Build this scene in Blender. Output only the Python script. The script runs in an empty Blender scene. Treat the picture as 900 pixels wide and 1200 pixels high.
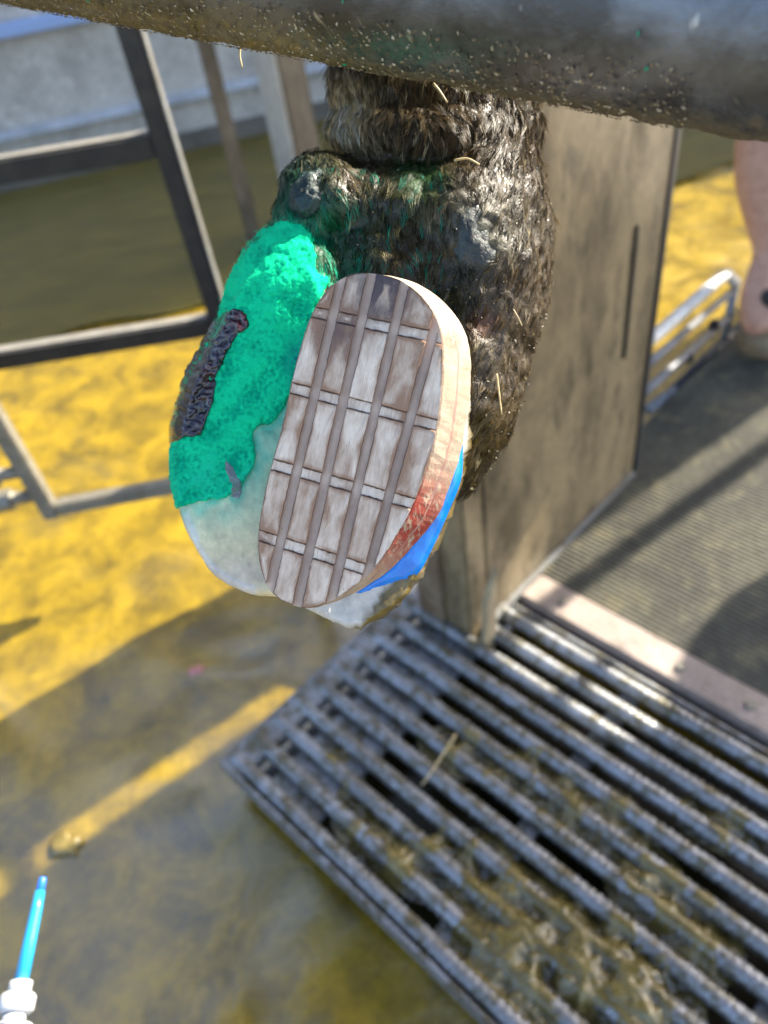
import bpy, bmesh, math, random
import numpy as np
from mathutils import Vector, Matrix, noise as mn
from mathutils.bvhtree import BVHTree
random.seed(7); rng = np.random.default_rng(7)
SC = bpy.context.scene
COL = SC.collection

# ------------------------------------------------------------------ camera
H = 1.2
FPX = 900.0                                  # focal length in pixels of the 900x1200 photograph
_up = -np.array([167, 937, 900.0]); _up /= np.linalg.norm(_up)
_yw = np.array([0, 0, 1.0]) - _up[2] * _up; _yw /= np.linalg.norm(_yw)
_xw = np.cross(_yw, _up)
R = np.array([_xw, _yw, _up])                # camera (right, down, forward) -> world
CAM = np.array([0, 0, H])
cd = bpy.data.cameras.new('camera'); cam = bpy.data.objects.new('camera', cd); COL.objects.link(cam)
mw = Matrix.Identity(4)
for i in range(3):
    mw[i][0] = R[i, 0]; mw[i][1] = -R[i, 1]; mw[i][2] = -R[i, 2]; mw[i][3] = CAM[i]
cam.matrix_world = mw
cd.sensor_fit = 'HORIZONTAL'; cd.sensor_width = 36; cd.lens = 36
cd.clip_start = 0.01; cd.clip_end = 500
cd.dof.use_dof = True; cd.dof.focus_distance = 0.328; cd.dof.aperture_fstop = 9.0
SC.camera = cam

# ------------------------------------------------------------------ sky, sun, exposure
ELEV = math.radians(35)
AZ = np.array([.875, .485]); AZ /= np.linalg.norm(AZ)      # horizontal direction towards the sun
WP = np.array([-AZ[1], AZ[0]])
TANE = math.tan(ELEV)
world = bpy.data.worlds.new('World'); SC.world = world; world.use_nodes = True
wn = world.node_tree; wn.nodes.clear()
sky = wn.nodes.new('ShaderNodeTexSky'); sky.sky_type = 'NISHITA'; sky.sun_disc = False
sky.sun_elevation = ELEV; sky.sun_rotation = math.atan2(AZ[0], AZ[1])
sky.air_density = .8; sky.dust_density = 2.6; sky.ozone_density = .5
bg = wn.nodes.new('ShaderNodeBackground'); bg.inputs[1].default_value = 0.14
wo = wn.nodes.new('ShaderNodeOutputWorld')
wn.links.new(sky.outputs[0], bg.inputs[0]); wn.links.new(bg.outputs[0], wo.inputs[0])
sd = bpy.data.lights.new('sun', 'SUN'); sd.energy = 4.2; sd.angle = math.radians(0.3); sd.color = (1.0, .92, .78)
sun = bpy.data.objects.new('sun', sd); COL.objects.link(sun)
sdir = Vector((AZ[0] * math.cos(ELEV), AZ[1] * math.cos(ELEV), math.sin(ELEV)))
sun.rotation_euler = sdir.to_track_quat('Z', 'Y').to_euler(); sun.location = (3, 2, 5)
SC.view_settings.view_transform = 'Standard'; SC.view_settings.look = 'None'
SC.view_settings.exposure = 2.0; SC.view_settings.gamma = 1.0; SC.view_settings.use_curve_mapping = False
SC.cycles.use_denoising = True
SC.cycles.max_bounces = 6

# ------------------------------------------------------------------ layout helpers
def ray(px, py): return R @ np.array([(px - 450) / FPX, (py - 600) / FPX, 1.0])
def P(px, py, d): return CAM + ray(px, py) * d
def G(px, py, z=0.0):
    r = ray(px, py); return CAM + r * ((z - H) / r[2])
def proj(p):
    v = R.T @ (np.asarray(p) - CAM); return 450 + FPX * v[0] / v[2], 600 + FPX * v[1] / v[2], v[2]
FD = .33; UPX = FD / FPX                     # the foot hangs 0.33 m away: 0.367 mm to the pixel there
def F(px, py, c): return P(px, py, FD - c * UPX)
def Farr(q):
    q = np.asarray(q, float); d = FD - q[:, 2] * UPX
    v = np.stack([(q[:, 0] - 450) / FPX * d, (q[:, 1] - 600) / FPX * d, d], 1)
    return v @ R.T + CAM
def projarr(w):
    v = (np.asarray(w) - CAM) @ R
    return 450 + FPX * v[:, 0] / v[:, 2], 600 + FPX * v[:, 1] / v[:, 2], (FD - v[:, 2]) / UPX
U = np.array([.64, -.768, 0]); V = np.array([.768, .64, 0])  # the chute's own axes on the ground
U /= np.linalg.norm(U); V = np.array([-U[1], U[0], 0])
def UV(a, b, z=0.0): return U * a + V * b + np.array([0, 0, z])
def SW(s, w, z=0.0): return np.array([AZ[0] * s + WP[0] * w, AZ[1] * s + WP[1] * w, z])
def fbm(p, sc, oct=4):
    return mn.fractal(Vector((p[0] * sc, p[1] * sc, p[2] * sc)), 1.0, 2.0, oct)

# ------------------------------------------------------------------ object helpers
def tag(o, label=None, cat=None, group=None, kind=None):
    if label: o['label'] = label
    if cat: o['category'] = cat
    if group: o['group'] = group
    if kind: o['kind'] = kind
    return o
def empty(name, loc, label, cat, group=None):
    o = bpy.data.objects.new(name, None); COL.objects.link(o); o.location = Vector(loc); o.empty_display_size = .05
    return tag(o, label, cat, group)
def link(name, me, mat, parent=None, smooth=True):
    o = bpy.data.objects.new(name, me); COL.objects.link(o)
    if mat: me.materials.clear(); me.materials.append(mat)
    if smooth and len(me.polygons):
        me.polygons.foreach_set('use_smooth', np.ones(len(me.polygons), bool))
    if parent:
        o.parent = parent
        bpy.context.view_layer.update()
        o.matrix_parent_inverse = parent.matrix_world.inverted()
    return o
def mesh(name, verts, faces):
    me = bpy.data.meshes.new(name); me.from_pydata([tuple(map(float, v)) for v in verts], [], [tuple(map(int, f)) for f in faces]); me.update(); return me
class MB:
    def __init__(s): s.v = []; s.f = []
    def add(s, vs, fs):
        n = len(s.v); s.v += [tuple(map(float, x)) for x in vs]; s.f += [tuple(int(i) + n for i in f) for f in fs]; return s
    def box(s, o, ax, ay, az):                 # corner + three edge vectors
        o, ax, ay, az = map(np.asarray, (o, ax, ay, az))
        if np.dot(np.cross(ax, ay), az) < 0: ax, ay = ay, ax
        vs = [o, o + ax, o + ax + ay, o + ay, o + az, o + ax + az, o + ax + ay + az, o + ay + az]
        return s.add(vs, [(0, 3, 2, 1), (4, 5, 6, 7), (0, 1, 5, 4), (1, 2, 6, 5), (2, 3, 7, 6), (3, 0, 4, 7)])
    def bar(s, a, b, w, h, up=(0, 0, 1)):      # box bar from a to b, centred
        a, b, up = map(np.asarray, (a, b, up)); d = (b - a); L = np.linalg.norm(d); d = d / L
        x = np.cross(d, up); x = x / np.linalg.norm(x); y = np.cross(x, d)
        return s.box(a - x * w / 2 - y * h / 2, d * L, x * w, y * h)
    def tube(s, pts, r, n=12, cap=True):
        pts = [np.asarray(p, float) for p in pts]; m = len(pts); rr = r if hasattr(r, '__len__') else [r] * m
        ref = None; vs = []
        for i, p in enumerate(pts):
            t = pts[min(i + 1, m - 1)] - pts[max(i - 1, 0)]; t /= np.linalg.norm(t) + 1e-12
            if ref is None:
                ref = np.cross(t, [0, 0, 1.0]); 
                if np.linalg.norm(ref) < 1e-3: ref = np.cross(t, [1.0, 0, 0])
            ref = ref - t * np.dot(ref, t); ref /= np.linalg.norm(ref); b = np.cross(t, ref)
            for k in range(n):
                a = 2 * math.pi * k / n; vs.append(p + (ref * math.cos(a) + b * math.sin(a)) * rr[i])
        fs = [(i * n + k, i * n + (k + 1) % n, (i + 1) * n + (k + 1) % n, (i + 1) * n + k) for i in range(m - 1) for k in range(n)]
        if cap: fs += [tuple(range(n))[::-1], tuple((m - 1) * n + k for k in range(n))]
        return s.add(vs, fs)
    def build(s, name, mat, parent=None, smooth=False, bevel=0):
        me = mesh(name, s.v, s.f)
        bm = bmesh.new(); bm.from_mesh(me); bmesh.ops.recalc_face_normals(bm, faces=bm.faces)
        if bevel: bmesh.ops.bevel(bm, geom=bm.edges[:], offset=bevel, segments=2, affect='EDGES', clamp_overlap=True)
        bm.to_mesh(me); bm.free()
        return link(name, me, mat, parent, smooth)
def paint(me, cols):
    a = me.color_attributes.get('Col') or me.color_attributes.new('Col', 'FLOAT_COLOR', 'POINT')
    c = np.ones((len(me.vertices), 4), np.float32); c[:, :3] = np.clip(cols, 0, 1); a.data.foreach_set('color', c.ravel())
def coords(me):
    a = np.empty(len(me.vertices) * 3); me.vertices.foreach_get('co', a); return a.reshape(-1, 3)
def setcoords(me, a): me.vertices.foreach_set('co', np.asarray(a, np.float32).ravel()); me.update()
def normals(me):
    a = np.empty(len(me.vertices) * 3, np.float32); me.vertices.foreach_get('normal', a); return a.reshape(-1, 3).astype(float)
def smooth_loop(pts, n):
    pts = np.asarray(pts, float); m = len(pts); out = []
    for i in range(m):
        p0, p1, p2, p3 = pts[i - 1], pts[i], pts[(i + 1) % m], pts[(i + 2) % m]
        for t in np.linspace(0, 1, 12, endpoint=False):
            out.append(.5 * ((2 * p1) + (-p0 + p2) * t + (2 * p0 - 5 * p1 + 4 * p2 - p3) * t * t + (-p0 + 3 * p1 - 3 * p2 + p3) * t ** 3))
    out = np.array(out); L = np.r_[0, np.cumsum(np.linalg.norm(np.diff(np.r_[out, out[:1]], axis=0), axis=1))]
    q = np.linspace(0, L[-1], n, endpoint=False); cl = np.r_[out, out[:1]]
    return np.stack([np.interp(q, L, cl[:, k]) for k in range(pts.shape[1])], 1)
def smooth_path(pts, n):
    pts = np.asarray(pts, float); e = np.r_[2 * pts[:1] - pts[1:2], pts, 2 * pts[-1:] - pts[-2:-1]]; out = []
    for i in range(1, len(e) - 2):
        p0, p1, p2, p3 = e[i - 1], e[i], e[i + 1], e[i + 2]
        for t in np.linspace(0, 1, 12, endpoint=False):
            out.append(.5 * ((2 * p1) + (-p0 + p2) * t + (2 * p0 - 5 * p1 + 4 * p2 - p3) * t * t + (-p0 + 3 * p1 - 3 * p2 + p3) * t ** 3))
    out = np.array(out + [pts[-1]]); L = np.r_[0, np.cumsum(np.linalg.norm(np.diff(out, axis=0), axis=1))]
    q = np.linspace(0, L[-1], n); return np.stack([np.interp(q, L, out[:, k]) for k in range(out.shape[1])], 1)
def inpoly(x, y, poly):
    x = np.asarray(x); y = np.asarray(y); r = np.zeros(x.shape, bool); n = len(poly)
    for i in range(n):
        x1, y1 = poly[i][:2]; x2, y2 = poly[(i + 1) % n][:2]
        cnd = (y1 > y) != (y2 > y)
        xi = (x2 - x1) * (y - y1) / ((y2 - y1) if y2 != y1 else 1e-9) + x1
        r ^= cnd & (x < xi)
    return r
def polydist(x, y, poly):
    d = np.full(np.shape(x), 1e9); n = len(poly)
    for i in range(n):
        a = np.array(poly[i][:2], float); b = np.array(poly[(i + 1) % n][:2], float); ab = b - a
        t = np.clip(((x - a[0]) * ab[0] + (y - a[1]) * ab[1]) / max(ab @ ab, 1e-9), 0, 1)
        d = np.minimum(d, np.hypot(x - a[0] - t * ab[0], y - a[1] - t * ab[1]))
    return d

def voxel(bm, size, smooth=6):
    me = bpy.data.meshes.new('tmp'); bm.to_mesh(me); bm.free(); ob = bpy.data.objects.new('tmp', me); COL.objects.link(ob)
    r = ob.modifiers.new('r', 'REMESH'); r.mode = 'VOXEL'; r.voxel_size = size
    s = ob.modifiers.new('s', 'SMOOTH'); s.iterations = smooth; s.factor = .5
    dg = bpy.context.evaluated_depsgraph_get(); out = bpy.data.meshes.new_from_object(ob.evaluated_get(dg))
    bpy.data.objects.remove(ob); bpy.data.meshes.remove(me); return out
# ------------------------------------------------------------------ materials
class Mat:
    def __init__(s, name):
        s.m = bpy.data.materials.new(name); s.m.use_nodes = True; s.t = s.m.node_tree; s.b = s.t.nodes['Principled BSDF']; s._tc = None
    def n(s, typ, **kw):
        nd = s.t.nodes.new(typ)
        for k, v in kw.items():
            if k.startswith('i_'): nd.inputs[int(k[2:]) if k[2:].isdigit() else k[2:].replace('_', ' ')].default_value = v
            else: setattr(nd, k, v)
        return nd
    def l(s, a, b): s.t.links.new(a, b)
    def co(s, kind='Object', scale=(1, 1, 1), rot=(0, 0, 0)):
        tc = s.n('ShaderNodeTexCoord'); mp = s.n('ShaderNodeMapping'); mp.inputs['Scale'].default_value = scale; mp.inputs['Rotation'].default_value = rot
        if kind == 'World':
            g = s.n('ShaderNodeNewGeometry'); s.l(g.outputs['Position'], mp.inputs[0])
        else: s.l(tc.outputs[kind], mp.inputs[0])
        return mp.outputs[0]
    def noise(s, co, scale, detail=6, rough=.6, dist=0):
        nd = s.n('ShaderNodeTexNoise'); nd.inputs['Scale'].default_value = scale; nd.inputs['Detail'].default_value = detail
        nd.inputs['Roughness'].default_value = rough; nd.inputs['Distortion'].default_value = dist; s.l(co, nd.inputs['Vector']); return nd.outputs[0]
    def ramp(s, fac, stops):
        r = s.n('ShaderNodeValToRGB'); e = r.color_ramp.elements
        while len(e) < len(stops): e.new(.5)
        for k, (p, c) in enumerate(stops):
            e[k].position = p; e[k].color = (*c, 1) if hasattr(c, '__len__') else (c, c, c, 1)
        s.l(fac, r.inputs[0]); return r.outputs[0]
    def mix(s, fac, a, b, mode='MIX'):
        m = s.n('ShaderNodeMix', data_type='RGBA', blend_type=mode)
        for inp, v in ((m.inputs[0], fac), (m.inputs[6], a), (m.inputs[7], b)):
            if hasattr(v, 'is_linked') or hasattr(v, 'links'): s.l(v, inp)
            else: inp.default_value = v if not hasattr(v, '__len__') else (*v, 1)[:4]
        return m.outputs[2]
    def bump(s, h, strength=.5, dist=.001, prev=None):
        b = s.n('ShaderNodeBump'); b.inputs['Strength'].default_value = strength; b.inputs['Distance'].default_value = dist
        s.l(h, b.inputs['Height'])
        if prev is not None: s.l(prev, b.inputs['Normal'])
        s.l(b.outputs[0], s.b.inputs['Normal']); return b.outputs[0]
    def set(s, **kw):
        for k, v in kw.items():
            i = s.b.inputs[k.replace('_', ' ')]
            if hasattr(v, 'links'): s.l(v, i)
            else: i.default_value = (*v, 1) if hasattr(v, '__len__') and len(v) == 3 and i.type == 'RGBA' else v
        return s
    def attr(s, name='Col'):
        a = s.n('ShaderNodeAttribute'); a.attribute_name = name; return a.outputs[0]

def painted(name, rough=.45, var=.5, nscale=400, bump=.4, bdist=.0006, coat=0, sss=0, spec=.5, rlo=None):
    m = Mat(name); co = m.co('World'); n1 = m.noise(co, nscale); n2 = m.noise(co, nscale * .22, 4)
    f = m.mix(.5, n1, n2)
    v = m.ramp(f, [(.3, 1 - var), (.7, 1 + var * .6)])
    m.set(Base_Color=m.mix(1.0, m.attr(), v, 'MULTIPLY'), Coat_Weight=coat, Coat_Roughness=.12, Specular_IOR_Level=spec)
    if rlo is not None: m.set(Roughness=m.ramp(n2, [(.4, rlo), (.6, rough)]))
    else: m.set(Roughness=rough)
    if sss: m.set(Subsurface_Weight=sss, Subsurface_Scale=.004); m.b.inputs['Subsurface Radius'].default_value = (1, .7, .5)
    m.bump(f, bump, bdist); return m.m

def grimy(name, c1, c2, c3, scale=12, metal=0.0, rough=(.3, .6), fine=160, bump=.35, bdist=.001, stretch=(1, 1, 1), th=(.42, .62), rot=(0, 0, 0), th3=(.52, .68), spec=.5):
    m = Mat(name); co = m.co('World', stretch, rot)
    a = m.noise(co, scale, 7, .65, .3); b = m.noise(co, fine, 5, .7); c = m.noise(co, scale * 3.1, 6, .7)
    base = m.mix(m.ramp(a, [(th[0], 0.0), (th[1], 1.0)]), c1, c2)
    base = m.mix(m.ramp(c, [(th3[0], 0.0), (th3[1], .85)]), base, c3)
    base = m.mix(1.0, base, m.ramp(b, [(.25, .6), (.75, 1.3)]), 'MULTIPLY')
    m.set(Specular_IOR_Level=spec, Base_Color=base, Metallic=metal, Roughness=m.ramp(a, [(.35, rough[0]), (.65, rough[1])]))
    m.bump(m.mix(.5, b, c), bump, bdist); return m.m

# ------------------------------------------------------------------ ground
def m_div(m, v, k):
    n = m.n('ShaderNodeMath', operation='DIVIDE'); m.l(v, n.inputs[0]); n.inputs[1].default_value = k; return n.outputs[0]
def mat_ground():
    m = Mat('wet_yard'); co = m.co('World')
    a = m.noise(co, 2.2, 7, .62, .4); b = m.noise(co, 9, 8, .68, .5); c = m.noise(co, 60, 6, .7); d = m.noise(co, .7, 3, .5)
    base = m.mix(m.ramp(b, [(.36, 0.0), (.6, 1.0)]), (.125, .085, .008), (.31, .205, .007))
    base = m.mix(m.ramp(a, [(.56, 0.0), (.70, .8)]), base, (.085, .068, .026))
    base = m.mix(1.0, base, m.ramp(c, [(.25, .72), (.75, 1.22)]), 'MULTIPLY')
    wet = m.mix(.5, a, b)
    m.set(Base_Color=base, Roughness=m.ramp(wet, [(.40, .10), (.62, .42)]), Specular_IOR_Level=.75, IOR=1.4,
          Coat_Weight=m.ramp(wet, [(.42, 1.0), (.65, .6)]), Coat_Roughness=.07, Coat_IOR=1.6)
    g_ = m.n('ShaderNodeNewGeometry'); vd = m.n('ShaderNodeVectorMath', operation='DISTANCE'); m.l(g_.outputs['Position'], vd.inputs[0]); vd.inputs[1].default_value = (-.05, .35, 0)
    dd = m.n('ShaderNodeMath', operation='MULTIPLY_ADD'); m.l(a, dd.inputs[0]); dd.inputs[1].default_value = 1.3; m.l(vd.outputs['Value'], dd.inputs[2])
    pud = m.ramp(m_div(m, dd.outputs[0], 3.0), [(.42, 1.0), (.58, 0.0)])
    m.l(m.mix(pud, m.ramp(wet, [(.42, .8), (.65, .5)]), (1, 1, 1)), m.b.inputs['Coat Weight'])
    m.l(m.mix(pud, (1.5, 1.5, 1.5), (2.1, 2.1, 2.1)), m.b.inputs['Coat IOR'])
    m.l(m.mix(pud, (.09, .09, .09), (.03, .03, .03)), m.b.inputs['Coat Roughness'])
    n1 = m.bump(b, .30, .012); n1 = m.bump(c, .28, .004, n1)
    cb = m.n('ShaderNodeBump'); cb.inputs['Strength'].default_value = .15; cb.inputs['Distance'].default_value = .01; m.l(m.mix(.45, b, c), cb.inputs['Height']); m.l(cb.outputs[0], m.b.inputs['Coat Normal'])
    return m.m
xs = np.r_[-60, -40, -25, -15, -9, -6, np.linspace(-4, 4, 250), 6, 9, 15, 25, 40, 60]
ys = np.r_[-60, -40, -25, -15, -9, -5, -2.5, -1, np.linspace(0, 4.4, 200), 6, 9, 15, 25, 40, 60]
X, Y = np.meshgrid(xs, ys); Z = np.zeros_like(X)
for i in range(Z.shape[0]):
    for j in range(Z.shape[1]):
        if abs(X[i, j]) <= 4 and 0 <= Y[i, j] <= 4.4:
            n = mn.fractal(Vector((X[i, j] * 3.5, Y[i, j] * 3.5, .3)), 1, 2, 5)
            Z[i, j] = -.004 + .012 * max(0, n - .12) + .004 * mn.fractal(Vector((X[i, j] * 14, Y[i, j] * 14, 3)), 1, 2, 3) * (n > 0)
nx = len(xs)
gv = np.stack([X.ravel(), Y.ravel(), Z.ravel()], 1)
gf = [(i * nx + j, i * nx + j + 1, (i + 1) * nx + j + 1, (i + 1) * nx + j) for i in range(len(ys) - 1) for j in range(nx - 1)]
tag(link('ground', mesh('ground', gv, gf), mat_ground()), 'wet yellow-brown yard ground', None, None, 'structure')

ch = Mat('wall_shade_slurry'); cn = ch.noise(ch.co('World', (1, 2.5, 1)), 3.5, 6, .6, .4); cf = ch.noise(ch.co('World', (1, 3, 1)), 14, 5, .6)
ch.set(Base_Color=ch.ramp(cn, [(.3, (.085, .070, .008)), (.7, (.135, .108, .014))]), Roughness=.12, Specular_IOR_Level=.5); ch.bump(cf, .25, .02)  # dark olive slurry colour deepens the wall's shade on the yard
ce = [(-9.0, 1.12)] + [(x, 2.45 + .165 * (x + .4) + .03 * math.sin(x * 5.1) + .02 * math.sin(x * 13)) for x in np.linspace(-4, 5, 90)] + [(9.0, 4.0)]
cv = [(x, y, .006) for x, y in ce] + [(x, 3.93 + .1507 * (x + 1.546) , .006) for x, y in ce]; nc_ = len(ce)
tag(link('wall_shade_slurry', mesh('wall_shade_slurry', cv, [(i, i + 1, nc_ + i + 1, nc_ + i) for i in range(nc_ - 1)]), ch.m), 'olive slurry sheet along the far wall, wall shade put into its dark colour', None, None, 'structure')

# clods of muck lying on the wet ground
mud = painted('muck', .35, .5, 220, .6, .003, coat=.6)
def clod_mesh(seed, sx=1, sz=.2):
    bm = bmesh.new(); bmesh.ops.create_icosphere(bm, subdivisions=3, radius=1)
    for v in bm.verts:
        k = 1 + .75 * mn.fractal(v.co * 2.2 + Vector((seed * 7.1, 0, 0)), 1, 2, 4)
        v.co = Vector((v.co.x * k * sx, v.co.y * k, max(v.co.z * k * sz, -.08)))
    me = bpy.data.meshes.new('clod'); bm.to_mesh(me); bm.free(); return me
clods = [clod_mesh(i, .8 + .2 * i) for i in range(4)]
for me, cc in zip(clods, [(.17, .13, .045), (.14, .11, .045), (.20, .15, .04), (.12, .10, .05)]):
    paint(me, np.tile(cc, (len(me.vertices), 1)))
for px, py, r, label in [(75, 990, .020, 'muddy clod at the end of the lit strip')]:
    o = link('mud_clod', clods[random.randrange(4)], mud); o.location = G(px, py, .0); o.scale = (r, r, r); o.rotation_euler[2] = random.random() * 6
    tag(o, label or 'dark lump of wet muck lying on the yard', 'mud clod')
pk = link('pebble', clod_mesh(9, 1.3, .6), Mat('pink').set(Base_Color=(.55, .25, .24), Roughness=.5).m); pk.location = G(230, 788, 0); pk.scale = (.012,) * 3
tag(pk, 'small pink pebble on the shaded wet ground', 'pebble')

# ------------------------------------------------------------------ concrete wall behind the yard
conc = grimy('concrete', (.52, .50, .45), (.38, .365, .33), (.65, .63, .58), 5, 0, (.75, .95), 70, .6, .004)
wd = np.array([.989, .149, 0]); wdn = np.array([.149, -.989, 0]); W0 = np.array([-1.546, 3.943, 0])
wall = empty('concrete_wall', W0, 'rough grey concrete wall with a pale ledge at the far side of the yard', 'wall')
MB().box(W0 - wd * 9, wd * 20, -wdn * .25, (0, 0, 3.35)).build('wall_face', conc, wall)
pale = grimy('pale_blue_grey', (.50, .55, .62), (.36, .40, .44), (.58, .62, .68), 6, 0, (.5, .8), 90, .3, .002)
MB().box(W0 - wd * 9 + np.array([0, 0, .215]) + wdn * .0, wd * 20, wdn * .05, (0, 0, .035)).build('ledge', pale, wall, bevel=.006)
MB().box(W0 - wd * 9 + np.array([0, 0, .60]), wd * 20, wdn * .06, (0, 0, .05)).build('rail', Mat('blue_paint').set(Base_Color=(.30, .43, .70), Roughness=.5).m, wall, bevel=.006)
MB().box(W0 - wd * 9 + np.array([0, 0, -.01]), wd * 20, wdn * .035, (0, 0, .09)).build('footing', grimy('dark_concrete', (.10, .095, .08), (.15, .14, .12), (.08, .075, .05), 6, 0, (.5, .9)), wall)

# ------------------------------------------------------------------ steel gate at the left
def gate_steel():
    m = Mat('gate_steel'); co = m.co('World'); a = m.noise(co, 30, 6, .6); g_ = m.n('ShaderNodeNewGeometry'); sp = m.n('ShaderNodeSeparateXYZ'); m.l(g_.outputs['Normal'], sp.inputs[0])
    base = m.mix(m.ramp(a, [(.35, 0.0), (.65, 1.0)]), (.014, .015, .019), (.032, .031, .031))
    top_glare = m.mix(m.ramp(a, [(.3, 0.0), (.7, 1.0)]), (.22, .21, .18), (.34, .32, .28))  # paler colour on up-facing steel stands in for glare on the tops
    m.set(Base_Color=m.mix(m.ramp(sp.outputs[2], [(.6, 0.0), (.9, 1.0)]), base, top_glare), Roughness=.4, Metallic=.2); m.bump(a, .15, .001); return m.m
gsteel = gate_steel()
dark = grimy('dark_steel', (.085, .088, .095), (.06, .06, .065), (.13, .12, .10), 9, .85, (.25, .42), 220, .15, .0006)
galv = grimy('galvanised', (.30, .31, .31), (.20, .195, .18), (.16, .13, .085), 14, .35, (.3, .55), 200, .3, .0008)
gA, gB = G(-260, 462, .45), G(258, 378, .45)
gate = empty('metal_gate', gB, 'dark steel gate of square tube with one upright and two level rails at left', 'gate')
gdir = (gB - gA) / np.linalg.norm(gB - gA)
def vert_above(base, py):
    lo, hi = 0, 3
    for _ in range(50):
        mid = (lo + hi) / 2
        if proj(base + np.array([0, 0, mid]))[1] > py: lo = mid
        else: hi = mid
    return lo
h1 = vert_above(gB - gdir * .1, 178)
MB().bar(gB - np.array([0, 0, .03]), gB + np.array([0, 0, .62]), .030, .036, gdir).build('upright', gsteel, gate, bevel=.004)
MB().box(gB + gdir * .0182 + np.array([0, 0, -.03]) - np.cross(gdir, [0, 0, 1]) * .013, gdir * .003, np.cross(gdir, [0, 0, 1]) * .026, (0, 0, .65)).build('lit_edge_strip', galv, gate)  # pale strip added to stand in for the sunlit right face
MB().bar(gA, gB - gdir * .017, .030, .042).build('rail', gsteel, gate, bevel=.004)
MB().bar(gA + np.array([0, 0, h1]), gB - gdir * .017 + np.array([0, 0, h1]), .030, .042).build('rail', gsteel, gate, bevel=.004)
MB().bar(gA - np.array([0, 0, .46]), gA + np.array([0, 0, .75]), .05, .05, gdir).build('hinge_post', gsteel, gate, bevel=.004)

# low frame with hinge pins in front of it
fA, fB = G(58, 596, .35), G(330, 545, .35)
fdir = (fB - fA) / np.linalg.norm(fB - fA)
weld = grimy('worn_steel', (.26, .245, .20), (.20, .185, .15), (.14, .11, .07), 12, .3, (.35, .6), 180, .3, .0008)
fr = empty('frame_corner', fA, 'worn low steel frame corner with hinge pins in front of the yellow ground', 'frame')
MB().bar(fA + fdir * .0137, fB, .025, .025).build('bottom_bar', weld, fr, bevel=.003)
MB().bar(fA - np.array([0, 0, .016]), fA + np.array([0, 0, .6]), .027, .027, fdir).build('upright', weld, fr, bevel=.003)
MB().bar(fB - np.array([0, 0, .36]), fB - np.array([0, 0, .013]), .03, .03, fdir).build('foot', weld, fr, bevel=.003)
for k, (zz, L) in enumerate([(.036, .32), (.09, .32)]):
    a = fA + np.array([0, 0, zz]) - fdir * .0138
    MB().tube([a, a - fdir * L], .011, 12).build('hinge_pin', weld, fr, True)
    MB().tube([a - fdir * .035, a - fdir * .066], .02, 6).build('nut', weld, fr, False)
    MB().tube([a - fdir * .075, a - fdir * .10], .022, 14).build('washer', dark, fr, True)
MB().box(fA - fdir * .36 + np.array([0, 0, -.36]), fdir * .05, np.cross(fdir, [0, 0, 1]) * .05, (0, 0, 1.1)).build('hinge_post', dark, fr, bevel=.004)

# two posts farther back
pz = grimy('weathered_post', (.15, .13, .10), (.09, .08, .06), (.22, .20, .165), 10, 0, (.5, .8), 120, .5, .002, (1, 1, .25))
b1 = G(303, 298); p1 = empty('thin_post', b1, 'thin weathered grey-brown post between the gate and the pale box post', 'post')
MB().box(b1 + np.array([-.022, -.02, -.02]), (.05, .008, 0), (-.006, .04, 0), (0, 0, .85)).build('shaft', pz, p1, bevel=.004)
MB().box(b1 + np.array([-.06, -.05, -.012]), (.13, .02, 0), (-.016, .10, 0), (0, 0, .018)).build('base_plate', galv, p1, bevel=.003)
b2 = G(353, 264); p2 = empty('box_post', b2, 'wide square post with a pale left face behind the fetlock', 'post')
pg_ = grimy('pale_post', (.55, .54, .48), (.40, .39, .35), (.62, .61, .56), 8, 0, (.5, .8), 120, .4, .002, (1, 1, .25))
MB().box(b2 + np.array([-.035, -.0, -.02]), (.075, -.085, 0), (.085, .066, 0), (0, 0, .9)).build('shaft', pz, p2, bevel=.004)
MB().box(b2 + np.array([-.040, -.0036, .0]), (.073, -.083, 0), (-.004, -.0036, 0), (0, 0, .89)).build('face_board', pg_, p2, bevel=.001)
MB().box(b2 + np.array([-.07, -.0, -.012]), (.09, -.10, 0), (.10, .08, 0), (0, 0, .018)).build('base_plate', galv, p2, bevel=.003)

# ------------------------------------------------------------------ chute: grating, panel, threshold, mat
ZT = .10
gal2 = grimy('wet_grating_steel', (.32, .335, .355), (.20, .205, .205), (.105, .088, .035), 14, .4, (.12, .38), 240, .8, .002, th=(.42, .64), th3=(.46, .6))
gr = empty('floor_grating', UV(-.4, .4), 'wet steel floor grating of ridged round rods at lower right', 'grating')
RD = .0135
def rod_mesh(L):
    n = int(L / .0042); pts = []; rr = []
    for i in range(n + 1):
        pts.append(U * (L * i / n)); rr.append(RD * (1 + (.055 if i % 3 == 0 else -.02)))
    mb = MB().tube(pts, rr, 12); me = mesh('rod', mb.v, mb.f)
    c = coords(me)
    ax = c @ U; ph = np.arctan2(c[:, 2], c @ V)
    nrm = c - np.outer(ax, U); 
    k = 1 + .05 * np.sin(ph * 2 + ax * 520)
    setcoords(me, np.outer(ax, U) + nrm * k[:, None]); return me
rme = rod_mesh(1.36)
for k in range(12):
    o = link('rod', rme, gal2, None); o.parent = gr; o.matrix_parent_inverse = gr.matrix_world.inverted() if k else Matrix.Translation(-gr.location)
    o.location = UV(-.71, .1905 + .0455 * k, ZT - RD)
    o.matrix_parent_inverse = Matrix.Translation(-gr.location)
MB().box(UV(-.722, .166, ZT - .045), U * 1.37, V * .008, (0, 0, .043)).build('frame_bar', gal2, gr, bevel=.002)
MB().box(UV(-.722, .174, ZT - .045), U * 1.37, V * .024, (0, 0, .006)).build('frame_flange', gal2, gr, bevel=.002)
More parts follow.
